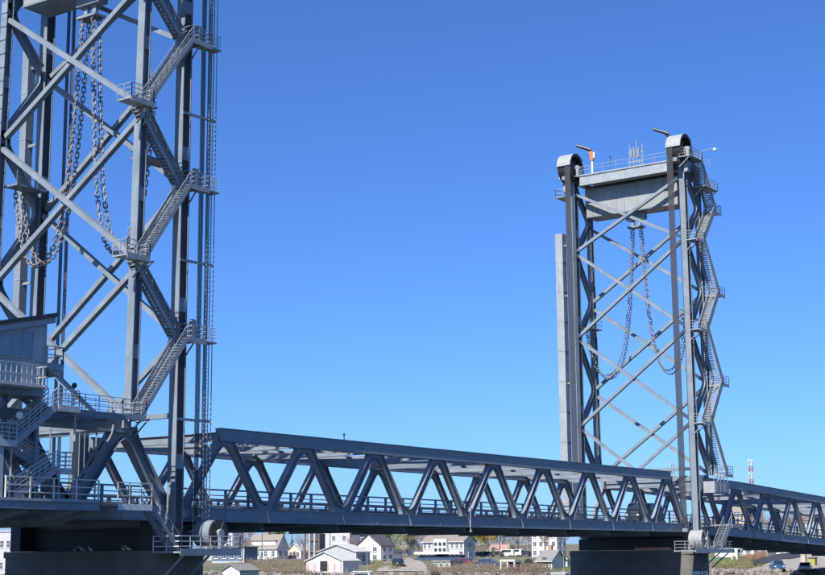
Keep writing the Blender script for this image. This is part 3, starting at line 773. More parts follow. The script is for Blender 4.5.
sflight((-29.2,-3.0,1.2), (-25.6,-3.0,3.15)); sland(-25.6,-24.3,-3.5,-1.0,3.15,[(-25.6,-3.48,3.15),(-24.33,-3.48,3.15),(-24.33,-1.05,3.15)])
sflight((-25.6,-1.7,3.15), (-29.3,-1.7,4.75)); sland(-31.2,-29.3,-3.7,-1.0,4.75,[(-29.35,-3.68,4.75),(-31.15,-3.68,4.75)])
sflight((-29.3,-3.15,4.75), (-25.9,-3.15,7.35)); sland(-25.9,-24.0,-3.7,-1.2,7.35,[(-25.9,-3.68,7.35),(-24.05,-3.68,7.35),(-24.05,-2.9,7.35)])
sflight((-25.9,-1.8,7.35), (-27.6,-1.8,8.3))
for x_, z_ in ((-24.25,7.2),(-29.6,4.6),(-25.5,3.0)):
    MB().cyl((x_,-3.55,1.0), (x_,-3.55,z_), .07, 8).build('post', STEELP, SS)
WK = thing('walkway', 'high railed walkway from the stair to the near tower leg', 'walkway', (-21,-2,7.35))
MB().span(-24.0,-18.95,-2.9,-1.1,7.2,7.35).build('deck', GALV, WK)
MB().ibeam((-24.0,-2.85,7.1),(-18.95,-2.85,7.1),.2,.42,.04).build('edge_beam', STEELD, WK)
wr = MB(); wr.rail([(-24.0,-2.86,7.35),(-18.95,-2.86,7.35)], 1.1, (1,.66,.33), 1.25, .024); wr.rail([(-24.0,-1.14,7.35),(-18.95,-1.14,7.35)], 1.1, (1,.66,.33), 1.25, .024); wr.build('railing', RAILM, WK)
for x_ in (-23.3,-20.5): MB().span(x_-.1,x_+.1,-2.8,.05,6.75,6.9).build('bracket', STEELD, WK)
LP = thing('signal_lamp', 'small round lamp on a thin post standing on the walkway', 'lamp', (-22.4,-1.3,7.35))
MB().cyl((-22.4,-1.3,7.35),(-22.4,-1.3,9.1),.04,6).build('post', STEELD, LP)
MB().lathe((-22.4,-1.3,9.0),[(.03,0),(.16,.05),(.2,.2),(.12,.36),(.02,.4)],10).build('head', BLACK, LP)
FLd = thing('round_floodlight', 'round white floodlight face on the stair corner at left', 'lamp', (-29.3,-3.72,5.8))
fd = -(Vector((-29.3,-3.85,6.4))-CAM_O).normalized(); fd = Vector((-.75,-.62,-.2)).normalized()
MB().lathe(Vector((-29.3,-3.85,6.45)), [(.06,-.22),(.2,-.16),(.24,0),(.21,.02),(.02,.03)], 18, fd).build('head', WHITE, FLd)
MB().cyl((-29.3,-3.7,4.8),(-29.3,-3.75,6.4),.035,6).build('stem', GALV, FLd)
ES = thing('utility_riser', 'blue grey vertical riser box between deck and truss top at left', 'cabinet', (-18.9,1.7,1.0))
MB().span(-19.6,-18.3,1.5,2.1,1.0,6.3).build('casing', STEEL, ES)
for x_ in (-19.2,-18.7): MB().span(x_-.03,x_+.03,1.46,1.5,1.1,6.2).build('rib', STEELP, ES)
for i, x_ in enumerate((-23.2,-21.6,-17.2)):
    c_ = MB(); c_.cyl((x_,1.9,.99),(x_,1.9,6.4),.06,8)
    tag(c_.build('conduit_pipe', STEELD), ['thin vertical conduit nearest the operator house','thin vertical conduit midway along the left span','thin vertical conduit nearest the tower leg'][i], 'pipe', 'conduits')

# black plates paint the dark inside of access holes, left A-frame leg flange
for k in (.30,.52,.74):
    a = Vector((-21.3+.5,YN,1.0)); b = Vector((-16.25-.55,YN,ZT-1.0)); d = (b-a).normalized(); n_ = Vector((-d.z,0,d.x))
    c = a.lerp(b,k)+n_*(.475+.006)
    MB().beam(c-d*.42, c+d*.42, .2, .02, n_).build('hole_shade_plate', BLACK, lf)

# gulls on the near pier
def gull(x, y, z, ang, lab):
    mb = MB(); spine = [(-.30,.02,.02),(-.2,.09,.07),(-.05,.12,.11),(.08,.15,.11),(.16,.19,.08),(.2,.27,.055),(.24,.32,.062),(.29,.33,.05),(.33,.325,.018),(.38,.31,.006)]
    n = 8; vs = []; fs = []; ca, sa = math.cos(ang), math.sin(ang)
    for sx, sz, r_ in spine:
        for i in range(n):
            t = 2*math.pi*i/n; ly = r_*math.cos(t); lz = sz+r_*math.sin(t)
            vs.append((x+sx*ca-ly*sa, y+sx*sa+ly*ca, z+lz))
    for k in range(len(spine)-1):
        for i in range(n): fs.append((k*n+i,k*n+(i+1)%n,(k+1)*n+(i+1)%n,(k+1)*n+i))
    fs.append(tuple(range(n))); fs.append(tuple(range((len(spine)-1)*n, len(spine)*n)))
    mb.add(vs, fs); tag(mb.build('gull', WHITE, smooth=True), lab, 'bird', 'gulls on the pier')
for i, (px, py) in enumerate(((123,560),(128,560.5),(75,563),(82,563.2),(90,563))):
    p = on_x(px, py, -13.4)
    gull(-13.4, p.y, -2.2, [1.2,2.0,.4,2.6,1.5][i], ['left one of two white gulls sitting together on the near pier','right one of two white gulls sitting together on the near pier',
         'leftmost white gull on the dark near pier','middle gull of the three at left on the near pier','third gull from left on the near pier'][i])

# ================================================================== TOWN ON THE FAR BANK
def at_dep(px, dep):
    d = ray(px, 557); p = CAM_O + d*dep; return Vector((p.x, p.y, terr(p.x, p.y)))
def shade(name, c, rough=.75, var=.1, scale=1.5, streak=.12): return mat(name, c, rough, var, scale, streak, tuple(v*.5 for v in c), .05)
CRM = shade('house cream', (.50,.47,.40)); WH = shade('house white', (.58,.57,.55)); WH2 = shade('house pale grey', (.42,.43,.44)); GRY = shade('house grey', (.36,.37,.39))
BLU = shade('house slate blue', (.09,.14,.20)); DKB = shade('house dark', (.08,.085,.11)); TAN = shade('house tan', (.42,.33,.26)); PNK = shade('pink siding', (.55,.28,.28))
RG = shade('grey shingles', (.20,.195,.185)); RT = shade('tan shingles', (.21,.19,.165)); RD = shade('dark shingles', (.07,.07,.075)); RP = shade('pale metal roof', (.46,.46,.44)); RPK = shade('pink shingles', (.33,.20,.175))
BRN = shade('timber brown', (.14,.10,.075)); PAVE = shade('pale paving', (.30,.285,.255), .9); AWN = shade('navy awning', (.03,.05,.10)); GRN = shade('sage green boards', (.26,.32,.26)); BRICK = shade('brick', (.36,.19,.15))
WG = mat('house window glass', (.03,.045,.06), .12, .2, .5, spec=.8)
def house(name, label, px0, px1, px2, yeave, ypeak, wall, roof, kind='front', yb=None, dep=None, rows=2, cols=3, srows=None, scols=2, chimney=False, door=True, cat='house', trim=None):
    """front wall faces -X from pixel column px0 to px1, side wall faces -Y from px1 to px2; corner on the ground."""
    G = ground_hit(px1, yb) if dep is None else at_dep(px1, dep)
    wy = on_x(px0, 557, G.x).y - G.y
    lx = max(5.0, on_y(px2, 557, G.y).x - G.x) if px2 > px1 else 8.0
    he = on_x(px1, yeave, G.x).z - G.z
    mid = G.y + wy/2
    hp = max(.25, (on_x((px0+px1)/2 if kind == 'front' else px1, ypeak, G.x + (0 if kind == 'front' else lx*.5)).z - G.z) - he)
    T = thing(name, label, cat, (G.x+lx/2, mid, G.z))
    x0, x1, y0, y1, z0 = G.x, G.x+lx, G.y, G.y+wy, G.z-.6
    ze = G.z+he
    if kind == 'flat':
        MB().span(x0, x1, y0, y1, z0, ze).build('wall', wall, T)
        MB().span(x0-.2, x1+.2, y0-.2, y1+.2, ze+.004, ze+.35).build('roof', roof, T)
    else:
        if kind == 'front':
            MB().prism([(x0,y0,z0),(x0,y1,z0),(x0,y1,ze),(x0,mid,ze+hp),(x0,y0,ze)], (lx,0,0)).build('wall', wall, T)
            ends = ((y0,-1),(y1,1)); 
            for yy, sg in ends:
                sl_ = hp/(wy/2); o = .35; e = Vector((0, sg*o, -sl_*o)); th = .16
                a = Vector((x0-.35,yy,ze+.02))+e; b = Vector((x0-.35,mid,ze+hp+.02))
                MB().prism([a, b, b+Vector((0,0,th)), a+Vector((0,0,th))], (lx+.7,0,0)).build('roof', roof, T)
        else:
            mx_ = (x0+x1)/2
            MB().prism([(x0,y0,z0),(x1,y0,z0),(x1,y0,ze),(mx_,y0,ze+hp),(x0,y0,ze)], (0,wy,0)).build('wall', wall, T)
            for xx, sg in ((x0,-1),(x1,1)):
                sl_ = hp/(lx/2); o = .35; th = .16
                a = Vector((xx+sg*o,y0-.3,ze-sl_*o+.02)); b = Vector((mx_,y0-.3,ze+hp+.02))
                MB().prism([a, b, b+Vector((0,0,th)), a+Vector((0,0,th))], (0,wy+.6,0)).build('roof', roof, T)
    tr = trim or WH
    def win(face, u, z, w, h):
        f = MB(); p = MB()
        if face == 'f':
            f.span(x0-.07, x0-.004, u-w/2-.1, u+w/2+.1, z-.1, z+h+.1); p.span(x0-.09, x0-.072, u-w/2, u+w/2, z, z+h)
        else:
            f.span(u-w/2-.1, u+w/2+.1, y0-.07, y0-.004, z-.1, z+h+.1); p.span(u-w/2, u+w/2, y0-.09, y0-.072, z, z+h)
        if face == 'f': f.span(x0-.1, x0-.074, u-.035, u+.035, z, z+h); f.span(x0-.1, x0-.074, u-w/2, u+w/2, z+h*.48, z+h*.54); f.span(x0-.16, x0-.07, u-w/2-.15, u+w/2+.15, z-.18, z-.1)
        else: f.span(u-.035, u+.035, y0-.1, y0-.074, z, z+h); f.span(u-w/2, u+w/2, y0-.1, y0-.074, z+h*.48, z+h*.54); f.span(u-w/2-.15, u+w/2+.15, y0-.16, y0-.07, z-.18, z-.1)
        o = f.build('window', tr, T); p.build('pane', WG, o)
    sh = he/max(1,rows)
    for r_ in range(rows):
        for c_ in range(cols):
            win('f', y0+wy*(c_+.5)/cols, G.z+sh*r_+sh*.3, min(1.1, wy/cols*.5), min(1.4, sh*.48))
    for r_ in range(srows if srows is not None else rows):
        for c_ in range(scols if px2 > px1+4 else 0):
            win('s', x0+lx*(c_+.5)/scols, G.z+sh*r_+sh*.3, min(1.1, lx/scols*.45), min(1.4, sh*.48))
    MB().span(x0-.05, x0+.12, y0-.05, y0+.12, z0, ze-.05).build('corner_board', tr, T)
    MB().span(x0-.09, x0-.004, y0+.13, y1-.05, z0, G.z+.35).build('plinth', GRY, T)
    if kind == 'side': MB().span(x0-.5, x0-.38, y0-.3, y1+.3, ze-.25, ze-.12).build('gutter', tr, T)
    if door and rows == 1 and kind != 'flat': MB().span(x0-.06, x0-.005, mid-.45, mid+.45, G.z+.36, G.z+2.1).build('door', RD, T)
    if chimney or (kind == 'side' and hp > 1.2):
        cx_ = (x0+x1)/2+.8; cy_ = mid+.5
        MB().span(cx_-.35, cx_+.35, cy_-.35, cy_+.35, ze+hp*.3, ze+hp+1.1).build('chimney', BRICK, T)
    return T, G, (x0,x1,y0,y1,ze,hp)

house('office_block', 'pale flat roofed block left of the near pier at the frame edge', -14, 11, 14, 532, 530, WH2, GRY, 'flat', dep=330, rows=2, cols=4, cat='building')
house('apartment_block', 'grey apartment block half hidden behind the near rope drum', 205, 232, 240, 524, 523, GRY, RG, 'flat', dep=430, rows=4, cols=4, cat='building')
house('low_shed', 'low dark blue shed beside the white gabled waterfront house', 212, 244, 248, 548, 546.5, BLU, RD, 'flat', dep=365, rows=1, cols=4, cat='shed')
T, G, (x0,x1,y0,y1,ze,hp) = house('waterfront_house', 'white house with tan roof and dark end wall, left on the far bank', 247, 277, 288, 548, 535, WH, RT, 'side', yb=559.5, rows=1, cols=4, scols=2)
dm = MB(); xm = x0+(x1-x0)*.22; dm.span(xm-.6, xm+2.4, y0+1, y1-1.2, ze+hp*.15, ze+hp*.55); dm.build('dormer', WH, T)
dm = MB(); dm.span(xm-.9, xm+2.6, y0+.8, y1-1.0, ze+hp*.55+.004, ze+hp*.55+.15); dm.build('dormer_roof', RT, T)
dm = MB(); dm.span(x0-2.4, x0-.1, y0-.5, y1+1.5, G.z-.6, G.z+.55); dm.build('porch', WH, T)
house('boat_house', 'little white gabled boathouse at the water edge, bottom left', 223, 240, 248, 570.5, 565, WH, RG, 'front', dep=268, rows=1, cols=1, cat='shed')
house('cottage', 'small cream gabled cottage behind brown brush', 287.5, 301, 304, 550.5, 544, CRM, WH2, 'front', yb=559, rows=1, cols=2)
house('pale_apartments', 'pale apartment house rising behind the striped boat shed', 318, 349.5, 352, 526, 525, WH2, RG, 'flat', dep=420, rows=4, cols=3, cat='building')
house('dark_house', 'dark slate house between pale apartments and white gable', 351, 366, 370, 534, 529, DKB, RD, 'side', dep=440, rows=2, cols=2)
T, G, B_ = house('boat_shed', 'big pale roofed boat shed with blue grey side wall', 318, 356, 369.5, 552, 545, GRY, RP, 'front', yb=566, rows=1, cols=1, scols=1, cat='shed')
T, G, (x0,x1,y0,y1,ze,hp) = house('striped_shed', 'white and pink striped waterfront shed with a dark doorway', 306.5, 343, 356, 561, 552.5, WH, RP, 'front', dep=285, rows=0, cols=1, scols=0, cat='shed')
wy = y1-y0
for k in range(11):
    y = y0+wy*(k+.5)/11
    if k % 2 == 0: MB().span(x0-.03, x0-.004, y-wy/34, y+wy/34, G.z+.1, G.z+1.9).build('stripe', PNK, T)
MB().span(x0-.06, x0-.032, y0+wy*.42, y0+wy*.62, G.z, G.z+2.3).build('door', BLACK, T)
T, G, (x0,x1,y0,y1,ze,hp) = house('gable_house', 'bright white gable house with dark shaded side near the bank centre', 357, 381, 390.5, 545.5, 534.5, WH, RD, 'front', yb=561.5, rows=2, cols=2, scols=2, chimney=True)
house('lean_to', 'small white annex against the dark side of the gable house', 386, 391, 393, 552.5, 550, WH, RD, 'front', dep=372, rows=1, cols=1, cat='shed')
house('hill_house', 'tiny white house up the lane between the trees', 398, 406, 409, 549, 545.5, WH, RG, 'side', dep=520, rows=1, cols=2)
T, G, (x0,x1,y0,y1,ze,hp) = house('inn', 'long pale inn with white balcony and navy awning', 423, 464, 469, 541, 535, WH2, RT, 'side', yb=560.5, rows=2, cols=9, scols=1, cat='building')
wy = y1-y0; H_ = ze-G.z
MB().span(x0-1.0, x0-.1, y0+wy*.36, y0+wy*.68, G.z+H_*.40, ze+hp*.35).build('bay', WH, T)
for r_ in range(2):
    for c_ in range(3):
        u = y0+wy*(.36+.32*(c_+.5)/3); z = G.z+H_*(.46+.30*r_)
        w_ = MB(); w_.cyl((x0-1.05,u,z+.4),(x0-1.01,u,z+.4),.48,12); w_.build('round_window', WG, T)
MB().span(x0-2.6, x0-1.05, y0-.4, y1+.8, G.z+H_*.33, G.z+H_*.45).build('balcony', WH, T)
MB().prism([(x0-.1,y0-.3,G.z+H_*.30),(x0-3.2,y0-.3,G.z+H_*.06),(x0-3.2,y0-.3,G.z+H_*.02),(x0-.1,y0-.3,G.z+H_*.10)], (0,wy+.8,0)).build('awning', AWN, T)
house('kiosk', 'sage green boarded kiosk below the inn', 433, 450, 453, 562, 560, GRN, RG, 'flat', yb=568, rows=1, cols=3, cat='shed')
house('pink_roof_house', 'low house with dusty pink roof behind the parked cars', 488, 507, 511, 550.5, 545, WH2, RPK, 'side', dep=450, rows=1, cols=3)
house('white_villa', 'tall white house under the span left of the far pier', 532, 557, 566, 531, 527, WH, RG, 'flat', dep=395, rows=3, cols=4, cat='house', scols=2)
T, G, (x0,x1,y0,y1,ze,hp) = house('porch_cottage', 'low cottage with grey roof in front of the tall white house', 537, 552, 556, 560.5, 551, WH, RG, 'side', yb=569, rows=1, cols=4)
house('dock_house', 'small white dock house beside the blue boat', 553.5, 567, 570, 560, 557.5, WH2, WH2, 'flat', dep=285, rows=1, cols=3, cat='shed')
T, G, (x0,x1,y0,y1,ze,hp) = house('long_house', 'long grey white house right of the far tower', 730, 768, 771, 543, 540, WH2, RG, 'flat', dep=335, rows=1, cols=5, cat='building')
house('white_store', 'white walled building under the right approach span', 786, 807, 811, 545, 543, WH, WH2, 'flat', dep=345, rows=1, cols=3, cat='building')
T, G, (x0,x1,y0,y1,ze,hp) = house('brick_store', 'brick topped store with white canopy at the right edge', 807, 842, 846, 541, 539, BRICK, RG, 'flat', dep=325, rows=1, cols=5, cat='building')
MB().span(x0-1.6, x0-.1, y0-.5, y1, G.z+(ze-G.z)*.62, G.z+(ze-G.z)*.72).build('canopy', WH, T)
house('tan_house', 'tan house seen through the right approach truss', 733, 746, 750, 513, 503, TAN, RT, 'side', dep=420, rows=4, cols=3)
house('pale_house', 'pale house seen through the truss at the right edge', 802, 822, 828, 519, 512, WH2, RG, 'side', dep=470, rows=3, cols=3)

# timber pile frame
G = at_dep(312, 335)
T = thing('pile_frame', 'dark timber pile frame with white posts left of the striped shed', 'frame', G)
k_ = (CAM_O-G).length/CAM_F
w = 14*k_/.8; top = on_x(312, 531, G.x).z
MB().span(G.x+.2, G.x+3, G.y-w*.35, G.y+w*.35, G.z-.5, top-.6).build('core', DKB, T)
for u in (-.5,-.18,.18,.5): MB().cyl((G.x,G.y+u*w,G.z-.5),(G.x,G.y+u*w,top),.22,8).build('pile', WH2 if abs(u) < .4 else BRN, T)
for z in (.35,.7,.97): MB().span(G.x-.12,G.x+.12,G.y-w*.5,G.y+w*.5,G.z+(top-G.z)*z,G.z+(top-G.z)*z+.3).build('wale', BRN, T)

# gangway, pavilion, pillar, bin, retaining wall
a = at_dep(248, 262)+Vector((0,0,.2)); b = ground_hit(261, 561.5)+Vector((0,0,.3))
T = thing('gangway', 'grey gangway slanting up the bank to the white house', 'walkway', a)
MB().beam(a, b, 1.6, .2).build('deck', GRY, T)
for k in (-1, 1):
    o = Vector((.5*k,.7*k,.1)); MB().rail([a+o, b+o], 1.0, (1,.5), 2.5, .05).build('rail', GRY, T)
G = ground_hit(511, 570.5); T = thing('pavilion', 'white open pavilion with flat roof on the green bank', 'pavilion', G)
k_ = (G-CAM_O).length/CAM_F; w = 17*k_
MB().box((G.x,G.y,G.z+9.5*k_),(w*.8,w,.35)).build('roof', WH, T)
for i in (-1,1):
    for j in (-1,0,1): MB().box((G.x+i*w*.35,G.y+j*w*.45,G.z+4.6*k_),(.22,.22,9.2*k_)).build('post', WH, T)
MB().box((G.x+w*.3,G.y,G.z+4*k_),(.2,w*.8,8*k_)).build('back_panel', DKB, T)
for lab, px, py, wpx, hpx, mt, nm, ct in (('orange brown pillar at the corner of the right hand store',804,564,5,10,TAN,'gate_pillar','pillar'),('olive yellow container beside the white car at right',813,566.5,7,9,shade('olive yellow', (.32,.28,.06)),'container','container')):
    G = ground_hit(px, py); k_ = (G-CAM_O).length/CAM_F; w = wpx*k_; h = hpx*k_
    T = thing(nm, lab, ct, G)
    MB().box((G.x,G.y,G.z+h/2-.3),(w*.8,w*.9,h)).build('body', mt, T); MB().box((G.x,G.y,G.z+h-.2),(w*.95,w*1.05,.2)).build('lid', RD if nm == 'container' else WH2, T)
a = ground_hit(753, 567.5); b = at_dep(803, 322)
T = thing('retaining_wall', 'long pale concrete wall beside the sloping road at right', 'wall', a)
n = 9
for i in range(n):
    p, q = a.lerp(b,i/n), a.lerp(b,(i+.97)/n); p.z = terr(p.x,p.y); q.z = terr(q.x,q.y)
    MB().prism([p+Vector((0,0,-.6)), q+Vector((0,0,-.6)), q+Vector((0,0,1.35)), p+Vector((0,0,1.35))], (.35,.1,0)).build('panel', PAVE, T)

# ground sheets: lawns, road
def sheet(name, mt, corners, n=14, dz=.12):
    mb = MB(); vs = []
    for i in range(n+1):
        for j in range(n+1):
            p = corners[0].lerp(corners[1], i/n).lerp(corners[3].lerp(corners[2], i/n), j/n)
            vs.append((p.x, p.y, terr(p.x, p.y)+dz))
    mb.add(vs, [(i*(n+1)+j,(i+1)*(n+1)+j,(i+1)*(n+1)+j+1,i*(n+1)+j+1) for i in range(n) for j in range(n)])
    return mb.build(name, mt, smooth=True, kind='structure')
LAWN = shade('lawn grass', (.10,.16,.035), .95, .3, .5, 0); ROADM = shade('dusty road', (.28,.255,.225), .95, .12, .3, 0)
H = ground_hit
sheet('lawn', LAWN, [H(714,566),H(748,565),at_dep(742,330),at_dep(712,330)])
sheet('lawn', LAWN, [H(496,566),H(534,566),at_dep(530,360),at_dep(494,360)])
sheet('road', ROADM, [H(745,571),H(826,571.5),at_dep(826,320),at_dep(800,330)], dz=.1)
sheet('road', ROADM, [H(376,572),H(432,572),at_dep(410,420),at_dep(396,420)], dz=.1)
sheet('road', ROADM, [H(455,569),H(498,566),H(500,562.5),H(455,563)], dz=.11)

# vehicles
TYRE = mat('tyre', (.02,.02,.02), .8); CGL = mat('car glass', (.02,.03,.04), .08, spec=.9)
def car(lab, G, ang, col, kind='car', L_=4.4, Wd=1.8, Ht=1.5, nm='parked_car', ct='car', group=None):
    pm = mat('car paint %s' % lab[:18], col, .3, .04, 1)
    T = thing(nm, lab, ct, G, group); T.rotation_euler = (0,0,ang)
    M = Matrix.Translation(G) @ Matrix.Rotation(ang, 4, 'Z')
    def put(mb, n_, mt_, p=T):
        mb.v = [tuple(M @ Vector(v)) for v in mb.v]; return mb.build(n_, mt_, p)
    h0 = .28; hb = Ht*.6
    if kind == 'van': prof = [(-L_/2,h0),(L_/2,h0),(L_/2,hb*.75),(L_/2-.35,hb*1.0),(L_/2-.75,Ht-.12),(L_/2-1.15,Ht),(-L_/2+.3,Ht),(-L_/2,Ht-.25)]
    elif kind == 'truck': prof = [(-L_/2,h0),(L_/2,h0),(L_/2,hb*.95),(L_/2-1.3,hb*1.05),(L_/2-1.7,Ht),(L_/2-3.0,Ht),(L_/2-3.25,hb),(-L_/2,hb)]
    else: prof = [(-L_/2,h0),(L_/2,h0),(L_/2,hb*.8),(L_/2-1.1,hb),(L_/2-1.8,Ht-.04),(L_/2-2.2,Ht),(-L_/2+.9,Ht),(-L_/2+.15,hb*1.02),(-L_/2,hb*.8)]
    bm_ = MB(); n = len(prof); vs = []
    for k, (yy, ins) in enumerate(((-Wd/2,.0),(-Wd/2+.1,.0),(Wd/2-.1,0),(Wd/2,0))):
        for (x_, z_) in prof:
            tum = .14*max(0, (z_-hb))/(Ht-hb); sy = -1 if yy < 0 else 1
            sc = .985 if k in (0,3) else 1.0
            vs.append((x_*sc, yy - sy*tum*(1 if k in (0,3) else 1), h0+(z_-h0)*sc))
    fs = [tuple(range(n))[::-1], tuple(range(3*n,4*n))]
    for k in range(3):
        for i in range(n): fs.append((k*n+i,k*n+(i+1)%n,(k+1)*n+(i+1)%n,(k+1)*n+i))
    bm_.add(vs, fs); put(bm_, 'body', pm)
    for sy in (-1, 1):
        y = sy*(Wd/2-.02)
        gl = MB(); x_a, x_b = (-L_/2+.5, L_/2-1.2) if kind == 'van' else ((L_/2-2.9, L_/2-1.75) if kind == 'truck' else (-L_/2+.75, L_/2-1.75))
        gl.prism([(x_a,y,hb+.03),(x_b+.35,y,hb+.03),(x_b,y-sy*.11,Ht-.12),(x_a+.2,y-sy*.11,Ht-.12)], (0,sy*.02,0)); put(gl, 'side_glass', CGL)
        for xx in (-L_/2+.8, L_/2-.85):
            wh = MB(); wh.cyl((xx,sy*(Wd/2-.2),.33),(xx,sy*(Wd/2+.01),.33),.33,14); w_ = put(wh, 'wheel', TYRE)
            rm = MB(); rm.cyl((xx,sy*(Wd/2+.0),.33),(xx,sy*(Wd/2+.025),.33),.18,10); put(rm, 'rim', GALV, w_)
    xw0, zw0, xw1, zw1 = (L_/2-.38,hb*1.02,L_/2-.72,Ht-.14) if kind == 'van' else ((L_/2-1.32,hb*1.08,L_/2-1.66,Ht-.06) if kind == 'truck' else (L_/2-1.15,hb*1.03,L_/2-1.75,Ht-.08))
    ws = MB(); ws.prism([(xw0,-Wd*.42,zw0),(xw0,Wd*.42,zw0),(xw1,Wd*.36,zw1),(xw1,-Wd*.36,zw1)], (.05,0,.03)); put(ws, 'windscreen', CGL)
    rw = MB(); xr = -L_/2+.02 if kind == 'van' else (-L_/2+.22 if kind != 'truck' else L_/2-3.2)
    rw.span(xr-.03,xr+.02,-Wd*.36,Wd*.36,hb+.08,Ht-.22); put(rw, 'rear_glass', CGL)
    for sy in (-1, 1):
        hl = MB(); hl.box((L_/2+.0,sy*Wd*.36,hb*.72),(.06,.3,.16)); put(hl, 'headlight', WHITE)
        tl = MB(); tl.box((-L_/2,sy*Wd*.38,hb*.75),(.06,.22,.25)); put(tl, 'taillight', RED)
    bp_ = MB(); bp_.box((L_/2,0,.42),(.12,Wd*.96,.2)); put(bp_, 'bumper', BLACK)
    return T
view = lambda G: math.atan2(CAM_O.y-G.y, CAM_O.x-G.x)
G = H(777.5,571.3); car('dark blue pickup truck parked at the right bank edge', G, view(G)+.15, (.03,.08,.18), 'truck', 5.2, 2.0, 1.9, 'pickup_truck', 'truck')
G = H(805.5,572); car('white car parked on the bank edge at far right', G, view(G)-.1, (.7,.7,.7), 'car', 4.5, 1.9, 1.6)
G = H(398.5,567); car('dark car on the lane between white gable house and inn', G, view(G)+.2, (.02,.025,.03), 'car', 4.6, 1.9, 1.7)
G = H(489,566); car('dark blue car alone on the bank road right of the inn', G, view(G)+1.35, (.03,.05,.12), 'car', 4.4, 1.8, 1.5)
G = H(466,565.5); car('maroon car beside the inn', G, view(G)+1.2, (.18,.03,.04), 'car', 4.4, 1.8, 1.5)
for i, (px, c, lab) in enumerate(((478,(.02,.02,.025),'black car first in the row under the willow'),(487,(.03,.035,.05),'dark car second in the row under the willow'),(496,(.025,.025,.03),'dark car third in the row right of the willow'),
        (507,(.7,.7,.7),'first white vehicle in the row before the bare trees'),(515,(.65,.66,.67),'second white vehicle in the row before the bare trees'),(523,(.03,.03,.035),'dark car at the right end of the row before the bare trees'))):
    G = at_dep(px, 415); car(lab, G, math.pi/2+.1, c, 'van' if 500 < px < 520 else 'car', 4.6, 1.85, 1.95 if 500 < px < 520 else 1.55, group='cars parked in a row on the far bank')
G = at_dep(777, 345); car('white car up the slope above the concrete wall', G, math.pi/2+.2, (.72,.72,.72), 'car', 4.5, 1.8, 1.5)
G = at_dep(728, 322); car('white van right of the far tower foot', G, math.pi/2, (.7,.7,.7), 'van', 5.2, 2.0, 2.2, 'parked_van', 'van')
G = Vector((78.5,4.9,.994)); car('dark high roofed minibus crossing the lift span near the far tower', G, math.pi, (.04,.045,.05), 'van', 6.6, 2.1, 2.65, 'minibus', 'bus')

# boats
def boat(lab, px, dep, L_, ang, hull, cabin=True, nm='motor_boat'):
    d = ray(px, 557); p = CAM_O + d*dep; G = Vector((p.x, p.y, -8.5))
    T = thing(nm, lab, 'boat', G, 'boats along the far bank'); M = Matrix.Translation(G) @ Matrix.Rotation(ang, 4, 'Z')
    def put(mb, n_, mt_): mb.v = [tuple(M @ Vector(v)) for v in mb.v]; return mb.build(n_, mt_, T)
    st = [(-.5,.30,.9,-.3),(-.2,.34,.95,-.35),(.1,.33,1.05,-.35),(.35,.22,1.25,-.25),(.5,.02,1.45,.1)]; vs = []; fs = []
    k_ = L_/9
    for x_, hw, top, bot in st:
        b_ = hw*L_*.42*1.0
        vs += [(x_*L_,-b_,top*k_*1.2),(x_*L_,-b_*.7,bot),(x_*L_,b_*.7,bot),(x_*L_,b_,top*k_*1.2)]
    for i in range(len(st)-1):
        a = i*4; b_ = a+4; fs += [(a,a+1,b_+1,b_),(a+1,a+2,b_+2,b_+1),(a+2,a+3,b_+3,b_+2),(a+3,a,b_,b_+3)]
    fs += [(0,3,2,1),(16,17,18,19)]
    hb = MB(); hb.add(vs, fs); put(hb, 'hull', hull)
    if cabin:
        z = 1.1*k_; c = MB(); c.prism([(-.12*L_,-.1*L_,z),(.22*L_,-.1*L_,z),(.14*L_,-.1*L_,z+1.5*k_),(-.12*L_,-.1*L_,z+1.5*k_)], (0,.2*L_,0)); put(c, 'cabin', WHITE)
        g = MB(); g.prism([(-.09*L_,-.1*L_-.03,z+.7*k_),(.155*L_,-.1*L_-.03,z+.7*k_),(.135*L_,-.1*L_-.03,z+1.3*k_),(-.09*L_,-.1*L_-.03,z+1.3*k_)], (0,.2*L_+.06,0)); put(g, 'cabin_glass', CGL)
        r_ = MB(); r_.box((0,0,z+1.56*k_),(.34*L_,.23*L_,.1)); put(r_, 'cabin_roof', WHITE)
        ms = MB(); ms.cyl((-.05*L_,0,z+1.6*k_),(-.05*L_,0,z+4.4*k_),.05,6); put(ms, 'mast', GALV)
boat('white cabin boat below the bright gable house', 364, 262, 11, math.pi*.62, WHITE)
boat('blue hulled boat by the dock house left of the far pier', 561, 255, 9.5, math.pi*.5, mat('boat blue', (.03,.12,.28), .3))
boat('white motor boat at the left frame edge beyond the pier', 3, 240, 12, math.pi*.55, WHITE)
boat('small white boat moored left of the near pier', 10, 285, 9, math.pi*.4, WHITE)

# distant masts
def lattice(lab, px, dep, ytop, w0, cols_, ybase=557):
    G = at_dep(px, dep); top = on_x(px, ytop, G.x).z; T = thing('lattice_mast', lab, 'mast', G); n = 14
    for i in range(n):
        za, zb_ = G.z+(top-G.z)*i/n, G.z+(top-G.z)*(i+1)/n; mb = MB()
        for sx, sy in ((-1,-1),(1,-1),(1,1),(-1,1)):
            mb.beam((G.x+sx*w0,G.y+sy*w0,za),(G.x+sx*w0,G.y+sy*w0,zb_),.16,.16,(1,0,0))
        mb.beam((G.x-w0,G.y-w0,za),(G.x-w0,G.y+w0,zb_),.12,.12); mb.beam((G.x-w0,G.y+w0,za),(G.x+w0,G.y+w0,zb_),.12,.12); mb.beam((G.x-w0,G.y-w0,zb_),(G.x+w0,G.y-w0,za),.12,.12)
        mb.build('mast_section', cols_[i % len(cols_)], T)
lattice('red and white lattice mast rising behind the right approach span', 755, 520, 459, .55, [RED, WH])
